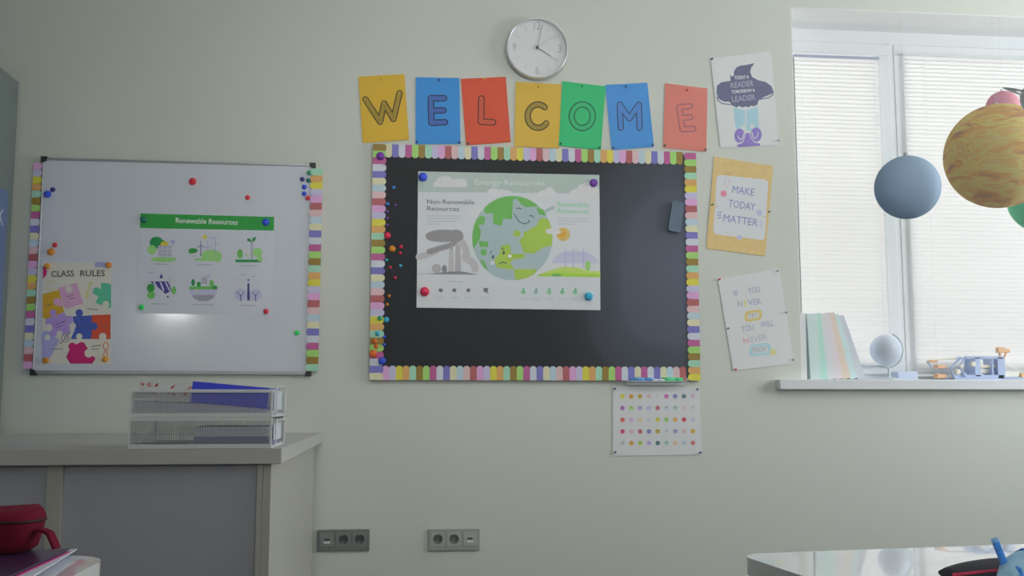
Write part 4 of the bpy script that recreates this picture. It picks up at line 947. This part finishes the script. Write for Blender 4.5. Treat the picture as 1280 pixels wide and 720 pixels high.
for xb0, xt0, w_, zz, c, lb in BK: lean_book(xb0, xt0, w_, zz, c, lb, .17, .02+.0025*BK.index((xb0, xt0, w_, zz, c, lb)))
xa2, xb2 = P(1001, 430, YBK).x, P(1007.5, 430, YBK).x
MB().box(xa2, xb2, YBK-.005, YBK+.16, sillz(), P(1004, 391, YBK).z, M_white).build('book_box', label='white upright box file standing at the poster end of the books', cat='box', bevel=.002)
# globe
YG = .09; g = P(1107.2, 437.5, YG); gr = 20.2*(YG-CAM.y)/F
t = thing('desk_globe', 'small pale globe on a curved grey arm standing on the sill', 'globe', (g.x, YG, sillz()))
mgl = mat('globe_map', (180, 188, 200), .45, .55, noise=(9, .18))
MB().ball(g, gr, mgl, 40, 24).build('sphere', t)
M_arm = mat('globe_arm_grey', (132, 140, 146), .35, .55)
ax = math.radians(-23.5)
pts = []
for i in range(25):
    a = math.radians(66 - i*180/24); pts.append(g + Vector((math.cos(a)*gr*1.15, 0, math.sin(a)*gr*1.15)))
MB().tube(pts, .0034, M_arm, 8).build('meridian_arm', t)
foot = Vector((g.x+.012, YG, sillz()))
MB().lathe([(0, 0), (.052, 0), (.052, .004), (.03, .010), (.008, .014), (.006, .022), (.006, max(.03, g.z-gr*1.15-foot.z))], foot, (0, 0, 1), mat('globe_base', (168, 174, 176), .35, .6), 28).build('base', t)
# flat box
a, c = P(1119, 473, .13), P(1143.5, 464.5, .13)
b = MB().box(a.x, c.x, .1, .19, sillz(), c.z, mat('flat_box_slate', (158, 168, 186), .5, .55))
b.build('flat_box', label='flat slate-blue box lying between the globe and the model', cat='box', bevel=.003)
# construction model
YM = .10; kx = crop(1110, 400, 7.2)
def pm(x, y, dy=0): q = kx(x, y); return P(q[0], q[1], YM+dy)
M_mb = mat('model_slate', (132, 144, 170), .45, .5); M_mo = mat('model_orange', (226, 178, 134), .45, .56); M_mg = mat('model_pale', (196, 192, 180), .4, .6)
t = thing('construction_model', 'slate and orange construction kit model standing on the sill', 'toy', (pm(700, 500).x, YM, sillz()))
zb0 = sillz()
def mbox(x0, x1, y0, y1, d0, d1, m, bb_):
    A = pm(x0, y1); B = pm(x1, y0); bb_.box(A.x, B.x, YM+d0, YM+d1, max(zb0, A.z), B.z, m)
b = MB()
mbox(560, 1000, 496, 540, -.04, .05, M_mb, b); mbox(660, 990, 330, 352, -.04, -.03, M_mb, b); mbox(660, 990, 330, 352, .04, .05, M_mb, b)
mbox(745, 785, 340, 510, -.04, .05, M_mb, b); mbox(950, 1005, 340, 530, -.04, .05, M_mb, b); mbox(905, 915, 350, 500, -.03, .04, M_mb, b)
for dd in (-.04, .045):
    b.tube([pm(660, 340, dd), pm(560, 430, dd), pm(600, 515, dd)], .006, M_mb, 6); b.tube([pm(690, 350, dd), pm(640, 420, dd), pm(700, 510, dd)], .005, M_mb, 6)
b.build('chassis', t, bevel=.001)
b = MB(); mbox(790, 950, 405, 430, -.02, .02, mat('model_cream', (222, 212, 186), .4, .7), b); mbox(800, 900, 440, 480, -.01, .03, M_mg, b); b.build('battery_pack', t, bevel=.002)
for x, y, r in ((580, 470, .013), (640, 495, .009), (715, 400, .012), (610, 420, .009)):
    c = pm(x, y); MB().lathe([(0, -.052), (r*.5, -.052), (r, -.05), (r, -.038), (r*.4, -.036), (.002, -.036)], (c.x, YM, c.z), (0, 1, 0), M_mg if x != 640 else M_mb, 20).build('gear', t)
b = MB(); b.tube([pm(620, 345, -.02), pm(480, 350, -.02), pm(350, 372, -.02)], .005, M_mg, 6); b.tube([pm(350, 372, -.02), pm(390, 425, -.02)], .004, M_mb, 6); mbox(345, 415, 362, 384, -.03, 0, M_mo, b); mbox(420, 490, 405, 435, -.03, .01, M_mo, b); mbox(420, 490, 485, 525, -.03, .01, M_mo, b); mbox(480, 560, 410, 430, -.02, .01, M_mg, b); mbox(490, 560, 500, 520, -.02, .01, M_mg, b); b.build('arm', t, bevel=.001)
b = MB(); b.tube([pm(1010, 460), pm(1015, 380), pm(1005, 290)], .0062, M_mo, 8); b.tube([pm(1030, 400, .02), pm(1048, 330, .02), pm(1066, 290, .02)], .005, M_mo, 8); b.box(pm(965, 0).x, pm(1035, 0).x, YM-.012, YM+.012, pm(0, 290).z, pm(0, 240).z, M_mo); b.box(pm(1040, 0).x, pm(1095, 0).x, YM+.008, YM+.03, pm(0, 288).z, pm(0, 252).z, M_mo); b.build('grabber', t, bevel=.002)
b = MB(); mbox(1005, 1200, 515, 530, -.02, .03, M_mb, b); b.tube([pm(1060, 400, .01), pm(1150, 440, .01), pm(1190, 500, .01)], .003, M_mg, 6); mbox(1182, 1215, 480, 515, -.02, .02, mat('model_ochre', (196, 160, 96), .5, .6), b); mbox(1020, 1170, 465, 512, -.01, .02, M_mg, b); b.build('trailer', t, bevel=.001)

# ------------------------------------------------------------------ hanging planets
def planet(px, py, r, Y, m, name, label, extra=None):
    c = P(px, py, Y); R_ = r*(c-CAM).dot(FWD)/F
    t = thing(name, label, 'planet model', (c.x, c.y, c.z-R_), 'hanging planet models')
    MB().ball(c, R_, m, 48, 32).build('globe', t)
    MB().lathe([(.006, -.004), (.006, .008), (.002, .010)], c+Vector((0, 0, R_)), (0, 0, 1), M_white, 10).tube([c+Vector((0, 0, R_+.008)), Vector((c.x, c.y, ZC))], .0004, M_white, 5).build('thread', t)
    return t, c, R_
def planetmat(name, ramp, scale, stretch, dist, k=.5):
    m = bpy.data.materials.new(name); m.use_nodes = True; nt = m.node_tree; b = nt.nodes['Principled BSDF']; b.inputs['Roughness'].default_value = .7; b.inputs['Specular IOR Level'].default_value = .15
    tc = nt.nodes.new('ShaderNodeTexCoord'); mp = nt.nodes.new('ShaderNodeMapping'); mp.inputs['Scale'].default_value = stretch; mp.inputs['Rotation'].default_value = (.0, .25, .3)
    n = nt.nodes.new('ShaderNodeTexNoise'); n.inputs['Scale'].default_value = scale; n.inputs['Detail'].default_value = 7; n.inputs['Distortion'].default_value = dist
    r = nt.nodes.new('ShaderNodeValToRGB'); el = r.color_ramp.elements
    for i, (p_, c) in enumerate(ramp):
        e = el[i] if i < 2 else el.new(p_)
        e.position = p_; e.color = (*lin(c, k), 1)
    nt.links.new(tc.outputs['Object'], mp.inputs[0]); nt.links.new(mp.outputs[0], n.inputs['Vector']); nt.links.new(n.outputs['Fac'], r.inputs[0]); nt.links.new(r.outputs[0], b.inputs['Base Color'])
    tl = nt.nodes.new('ShaderNodeBsdfTranslucent'); mx = nt.nodes.new('ShaderNodeMixShader'); mx.inputs[0].default_value = .25
    nt.links.new(r.outputs[0], tl.inputs['Color']); nt.links.new(b.outputs[0], mx.inputs[1]); nt.links.new(tl.outputs[0], mx.inputs[2]); nt.links.new(mx.outputs[0], nt.nodes['Material Output'].inputs['Surface'])
    return m
M_jup = planetmat('planet_bands', [(.30, (150, 122, 116)), (.42, (206, 166, 100)), (.52, (206, 202, 134)), (.60, (212, 180, 104)), (.70, (210, 208, 176))], 8, (1, 1, 3.2), .8, .6)
M_blu = planetmat('planet_blue', [(.3, (178, 204, 226)), (.7, (190, 212, 232))], 3, (1, 1, 2), .3, .8)
M_redp = planetmat('planet_red', [(.3, (190, 150, 172)), (.65, (214, 146, 152))], 5, (1, 1, 1), .5, .6)
M_grn = planetmat('planet_green', [(.35, (70, 160, 128)), (.65, (110, 184, 150))], 4, (1, 1, 2), .4)
planet(1134.3, 234.2, 39.6, -1.95, M_blu, 'hanging_planet', 'small plain blue planet model hanging before the window mullion')
planet(1248.8, 195, 65, -.95, M_jup, 'hanging_planet', 'big orange and tan banded planet model hanging before the blind')
planet(1253.5, 134, 20, -.62, M_redp, 'hanging_planet', 'small reddish planet model peeking over the big banded one')
planet(1308, 246, 46, -.5, M_grn, 'hanging_planet', 'green planet model half hidden behind the big banded one')
tt, c, R_ = planet(1299, 122, 22, -1.6, mat('planet_grey', (176, 184, 186), .6, .5), 'hanging_planet', 'pale grey ringed planet model beside the small reddish one')
MB().lathe([(R_*1.3, -.001), (R_*2.0, 0), (R_*1.3, .001)], c, (.25, -.35, .9), mat('planet_ring', (190, 196, 198), .6, .5), 40).build('ring', tt)

# ------------------------------------------------------------------ school desks
M_desk = mat('desk_white_laminate', (216, 218, 218), .3, .72, .5, coat=1.0); M_desk.node_tree.nodes['Principled BSDF'].inputs['Coat Roughness'].default_value = .008; M_leg = mat('desk_leg_grey', (120, 122, 124), .4, .6, metal=.6)
def desk(corner, ux, uy, L, D, zt_, label, r=.05, th=.026):
    """corner: nearest visible corner; ux, uy: unit directions of the long and short side"""
    c = Vector((corner.x, corner.y, 0)); ux = Vector((*ux, 0)).normalized(); uy = Vector((*uy, 0)).normalized()
    t = thing('school_desk', label, 'desk', tuple(c+ux*L/2+uy*D/2), 'white school desks')
    pts = []
    for a, b_, s0 in ((r, r, 180), (L-r, r, 270), (L-r, D-r, 0), (r, D-r, 90)):
        for j in range(9):
            an = math.radians(s0+90*j/8); pts.append((a+r*math.cos(an), b_+r*math.sin(an)))
    w = [c+ux*a+uy*b_+Vector((0, 0, zt_-th)) for a, b_ in pts]
    MB().prism(w, (0, 0, th), M_desk, True).build('tabletop', t, bevel=.010, seg=4)
    for a, b_ in ((.1, .1), (L-.1, .1), (L-.1, D-.1), (.1, D-.1)):
        q = c+ux*a+uy*b_
        MB().lathe([(.018, 0), (.018, zt_-th-.001)], q, (0, 0, 1), M_leg, 16).build('leg', t)
    fr = MB()
    q = [c+ux*a+uy*b_+Vector((0, 0, zt_-th-.03)) for a, b_ in ((.1, .1), (L-.1, .1), (L-.1, D-.1), (.1, D-.1))]
    fr.tube(q, .012, M_leg, 8, closed=True); fr.build('frame', t)
    return t
ZD = .714
# desk at the window side
A = PZ(921, 692.5, ZD); B = PZ(1280, 680, ZD); Cc = PZ(972, 722, ZD)
ux = (B-A); ux = (ux.x, ux.y); uyv = (PZ(925, 700, ZD)-PZ(968, 720, ZD)); 
uy = Vector((-ux[1], ux[0])).normalized()*-1
desk(A, ux, (uy.x, uy.y), 1.3, .6, ZD, 'white glossy desk reflecting the window', r=.045)
# desk at the cabinet side
A2 = PZ(141, 693.5, ZD); dx = (PZ(0, 697.5, ZD)-PZ(100, 693.5, ZD)); u2 = Vector((dx.x, dx.y)).normalized()
u2 = Vector((-1, -.0)); 
desk(A2, (u2.x, u2.y), (0, -1), 1.3, .6, ZD, 'white desk carrying the red pencil case and dark notebook', r=.075)

# ------------------------------------------------------------------ things on the desks
# papers, notebook and pencil case on the desk at the cabinet side
za_ = ZD+.0003
def slab_on(pts, z0, z1, m, b): b.prism([(p.x, p.y, z0) for p in pts], (0, 0, z1-z0), m); return b
b = MB()
def quad(corner, w, l, rot):
    u = Vector((math.cos(rot), math.sin(rot))); v = Vector((-math.sin(rot), math.cos(rot))); c = Vector((corner.x, corner.y))
    return [c, c-u*w, c-u*w-v*l, c-v*l]
e1 = PZ(15, 720, ZD+.015)-PZ(88, 687, ZD+.015); rot = math.atan2(e1.x, -e1.y)
cn = PZ(100, 691.5, ZD)
for i in range(5):
    slab_on(quad(cn+Vector((.003*i-.012, -.004*i, 0)), .22, .30, rot+.02*i), za_+.0018*i, za_+.0018*i+.0016, ink(150, 156, 176) if i % 2 else ink(182, 185, 194), b)
b.build('paper_stack', label='loose sheets under the dark notebook on the desk', cat='papers')
zn = za_+.0092
cn2 = PZ(88, 685.5, zn+.0054)
nbq = quad(cn2, .24, .32, rot)
t = thing('notebook', 'dark purple notebook under the red pencil case', 'notebook', (cn2.x, cn2.y, zn))
slab_on([Vector((p.x, p.y, 0)) for p in nbq], zn+.0042, zn+.0054, mat('notebook_cover', (40, 22, 50), .3, .4), MB()).build('cover', t)
nb2 = quad(cn2+Vector((-.004, -.003, 0)), .23, .31, rot)
slab_on(nb2, zn+.0013, zn+.0041, ink(70, 56, 92), MB()).build('pages', t)
slab_on([Vector((p.x, p.y, 0)) for p in nbq], zn, zn+.0012, mat('notebook_trim', (150, 22, 92), .3, .4), MB()).build('back_cover', t)
# pencil case
zp = zn+.0058
e0 = PZ(30, 694, zp); pr = math.radians(-14)
M_pc = mat('pencil_case_red', (86, 4, 28), .8, .5, .2, noise=(60, .1), bump=(420, .3, .001))
t = thing('pencil_case', 'red fabric pencil case with a wrist loop on the dark notebook', 'pencil case', (e0.x, e0.y, zp))
ux_ = Vector((math.cos(pr), math.sin(pr), 0)); uy_ = Vector((-math.sin(pr), math.cos(pr), 0))
hcase = P(36, 640.5, e0.y).z - zp
Lc, Dc = .21, .085
vs = []; fs = []; n = 28; rows = 9
for j in range(rows+1):
    f = j/rows; zz = zp + hcase*f; g_ = 1 - .10*(1-f)**2 + .03*f - (.10 if j == rows else (.03 if j == rows-1 else 0)) - (.08 if j == 0 else 0)
    for k in range(n):
        a = 2*PI*k/n; cx_ = math.copysign(abs(math.cos(a))**.45, math.cos(a)); sy_ = math.copysign(abs(math.sin(a))**.6, math.sin(a))
        vs.append(e0 + ux_*(-Lc/2 + (Lc/2)*g_*cx_) + uy_*(Dc/2*g_*sy_ + .03) + Vector((0, 0, zz-e0.z + .006*f*math.sin(a*2))))
for j in range(rows):
    for k in range(n): fs.append((j*n+k, j*n+(k+1) % n, (j+1)*n+(k+1) % n, (j+1)*n+k))
fs += [tuple(reversed(range(n))), tuple(range(rows*n, rows*n+n))]
MB().add(vs, fs, M_pc, True).build('pouch', t)
zl = [e0 + ux_*(-Lc/2 + (Lc/2)*1.012*math.copysign(abs(math.cos(2*PI*k/40))**.45, math.cos(2*PI*k/40))) + uy_*(Dc/2*1.012*math.copysign(abs(math.sin(2*PI*k/40))**.6, math.sin(2*PI*k/40)) + .03) + Vector((0, 0, zp+hcase*.76-e0.z)) for k in range(40)]
MB().tube(zl, .0026, mat('zipper_dark', (38, 2, 12), .6, .5), 6, closed=True).build('zipper', t)
la = e0 + ux_*(-.004) + uy_*.03
lp = [la + Vector((0, 0, hcase*.48)), la + ux_*.012 + Vector((0, 0, hcase*.54)), la + ux_*.024 + Vector((0, 0, hcase*.46)), la + ux_*.031 + Vector((0, 0, hcase*.26)), la+ux_*.036+Vector((0, 0, .006))]
b = MB(); nrm = uy_*.008
for i in range(len(lp)-1):
    d_ = (lp[i+1]-lp[i]).normalized(); o2 = d_.cross(uy_).normalized()*.0022
    b.prism([lp[i]-nrm-o2, lp[i+1]-nrm-o2, lp[i+1]-nrm+o2, lp[i]-nrm+o2], nrm*2, M_pc)
b.build('wrist_loop', t, bevel=.0008)
# dark pouch and blue loop on the window-side desk
YQ = PZ(1230, 712, ZD).y
c1 = PZ(1247, 722, ZD)
M_dk = mat('pouch_black', (34, 32, 38), .7, .5, .2, bump=(300, .3, .001)); M_rt = mat('pouch_red_trim', (168, 30, 62), .6, .5)
t = thing('pencil_pouch', 'black pouch with red edging lying on the glossy desk', 'pencil case', (c1.x, c1.y, ZD))
hz = P(1245, 699, c1.y).z - ZD
x_l = P(1182, 722, c1.y).x; x_r = x_l+.24; vs = []; fs = []; n = 24; rows = 20
for j in range(rows+1):
    f = j/rows; xx = x_l + (x_r-x_l)*f; hh = hz*max(.04, (math.sin(PI*min(1, f*.9+.06)))**.55); dd = .05*max(.15, math.sin(PI*min(.97, f*.94+.03))**.4)
    for k in range(n):
        a = 2*PI*k/n; vs.append(Vector((xx, c1.y + dd*math.cos(a), ZD+.0005 + hh*.5*(1+math.sin(a)))))
for j in range(rows):
    for k in range(n): fs.append((j*n+k, j*n+(k+1) % n, (j+1)*n+(k+1) % n, (j+1)*n+k))
fs += [tuple(reversed(range(n))), tuple(range(rows*n, rows*n+n))]
MB().add(vs, fs, M_dk, True).build('pouch', t)
pts = [vs[j*n+n//2-2] + Vector((0, -.001, .0)) for j in range(rows+1)]
MB().tube(pts, .0022, M_rt, 6).build('red_edging', t)
# blue patterned tube standing, and the rolled blue cloth
M_tb = mat('blue_woven', (42, 104, 176), .6, .5, .3, noise=(160, .45)); M_tb2 = mat('pale_blue_woven', (150, 190, 212), .7, .5, .3, noise=(90, .2))
yb2 = c1.y-.075
zt2 = P(1243, 674, yb2).z
p_t = P(1243.3, 674, yb2); p_b = P(1252, 724, yb2)
p_b = PZ(1253.5, 730, ZD+.002); p_b = Vector((p_b.x, yb2, ZD+.001)); 
rr = 4.6*(yb2-CAM.y)/F
mid = p_t.lerp(p_b, .5)+Vector((.002, 0, 0))
t = thing('blue_strap', 'blue woven strap standing up beside the black pouch', 'strap', tuple(p_b))
MB().tube([p_b, p_b.lerp(mid, .5), mid, mid.lerp(p_t, .6), p_t], rr, M_tb, 14).build('band', t)
MB().tube([p_t.lerp(mid, .10), p_t+Vector((-.0003, 0, .0006))], rr*1.06, mat('strap_end', (112, 160, 204), .5, .5), 14).build('end_cap', t)
c2 = P(1290, 718, yb2-.01)
b = MB(); pts = []; rs_ = []
for i in range(15):
    f = i/14; q = Vector((P(1252, 718, yb2).x + .16*f, yb2-.01+.02*math.sin(f*5), ZD+.002)); h2 = .012+.012*math.sin(PI*min(1, f*1.15))**.7
    pts.append(q+Vector((0, 0, h2))); rs_.append(h2)
b.tube(pts, .01, M_tb2, 14, rs=rs_)
sp_ = []
for i in range(60):
    f = i/59*14; j = min(13, int(f)); q = pts[j].lerp(pts[j+1], f-j); r_ = rs_[j]+.0005; a = i*.55
    sp_.append(q + Vector((0, math.cos(a)*r_, math.sin(a)*r_)))
ob = b.build('rolled_cloth', label='rolled blue and white cloth at the glossy desk edge', cat='cloth')
MB().tube(sp_, .0028, M_tb, 6).build('blue_stripe', ob)

# ------------------------------------------------------------------ light
w = bpy.data.worlds.new('daylight'); sc.world = w; w.use_nodes = True
bg = w.node_tree.nodes['Background']; bg.inputs[0].default_value = (.93, .97, 1, 1); bg.inputs[1].default_value = 1.0
vol = w.node_tree.nodes.new('ShaderNodeVolumeScatter'); vol.inputs['Color'].default_value = (.90, .95, 1, 1); vol.inputs['Density'].default_value = .05; vol.inputs['Anisotropy'].default_value = .7
w.node_tree.links.new(vol.outputs[0], w.node_tree.nodes['World Output'].inputs['Volume'])
def area(name, loc, rot, sx, sy, power, col=(1, 1, 1), spread=180):
    l = bpy.data.lights.new(name, 'AREA'); l.shape = 'RECTANGLE'; l.size = sx; l.size_y = sy; l.energy = power; l.color = col; l.spread = math.radians(spread)
    o = bpy.data.objects.new(name, l); COL.objects.link(o); o.location = loc; o.rotation_euler = rot
    return o
# daylight outside the back window
area('window_daylight', ((wx0+wx1)/2, 1.3, (wz0+wz1)/2+.25), (math.radians(-90+8), 0, 0), 4.6, 3.4, 128, (1, .99, .97))
# daylight outside the assumed, unseen side windows
for i, (y0, y1) in enumerate(SW):
    area('assumed_side_daylight', (XR+.32, (y0+y1)/2, (SZ0+SZ1)/2+.1), (0, math.radians(90+10), 0), 1.7, y1-y0, (116, 3)[i], (.92, .975, 1.02))

# fill light added behind the camera, in the made-up front window
area('front_fill_light', (1.5, YB+.02, 1.95), (math.radians(125), 0, 0), 2.9, 1.2, 78, (.95, .985, 1), 110)
# unseen ceiling lamp, added above the frame to brighten the middle of the wall
t = thing('added_board_lamp', 'added slim white ceiling lamp that brightens the boards', 'lamp', (.5, -2.6, ZC-.12))
MB().box(-.35, 1.35, -2.72, -2.58, ZC-.08, ZC-.03, mat('lamp_housing', (226, 228, 228), .5, 1.0)).build('housing', t, bevel=.006)
for x in (-.1, 1.1): MB().lathe([(.01, ZC-.04), (.01, ZC-.001)], (x, -2.65, 0), (0, 0, 1), M_white, 10).build('bracket', t)
area('added_board_fill', (.25, -2.57, ZC-.1), (math.radians(62), 0, 0), 1.6, .2, 3.4, (1, 1, .98), 70)
area('assumed_glint_light', (-2.45, -7.0, 1.9), (math.radians(90), 0, math.radians(-15)), .34, .10, 9.0)  # assumed unseen source behind the camera, added only for the whiteboard glint

# ------------------------------------------------------------------ output look
sc.view_settings.view_transform = 'Standard'; sc.view_settings.look = 'None'; sc.view_settings.exposure = 0; sc.view_settings.gamma = 1
sc.view_settings.use_curve_mapping = False
cy = sc.cycles if hasattr(sc, 'cycles') else None
if cy:
    cy.use_denoising = True; cy.max_bounces = 12; cy.diffuse_bounces = 6; cy.transparent_max_bounces = 24; cy.caustics_reflective = False; cy.sample_clamp_indirect = 6
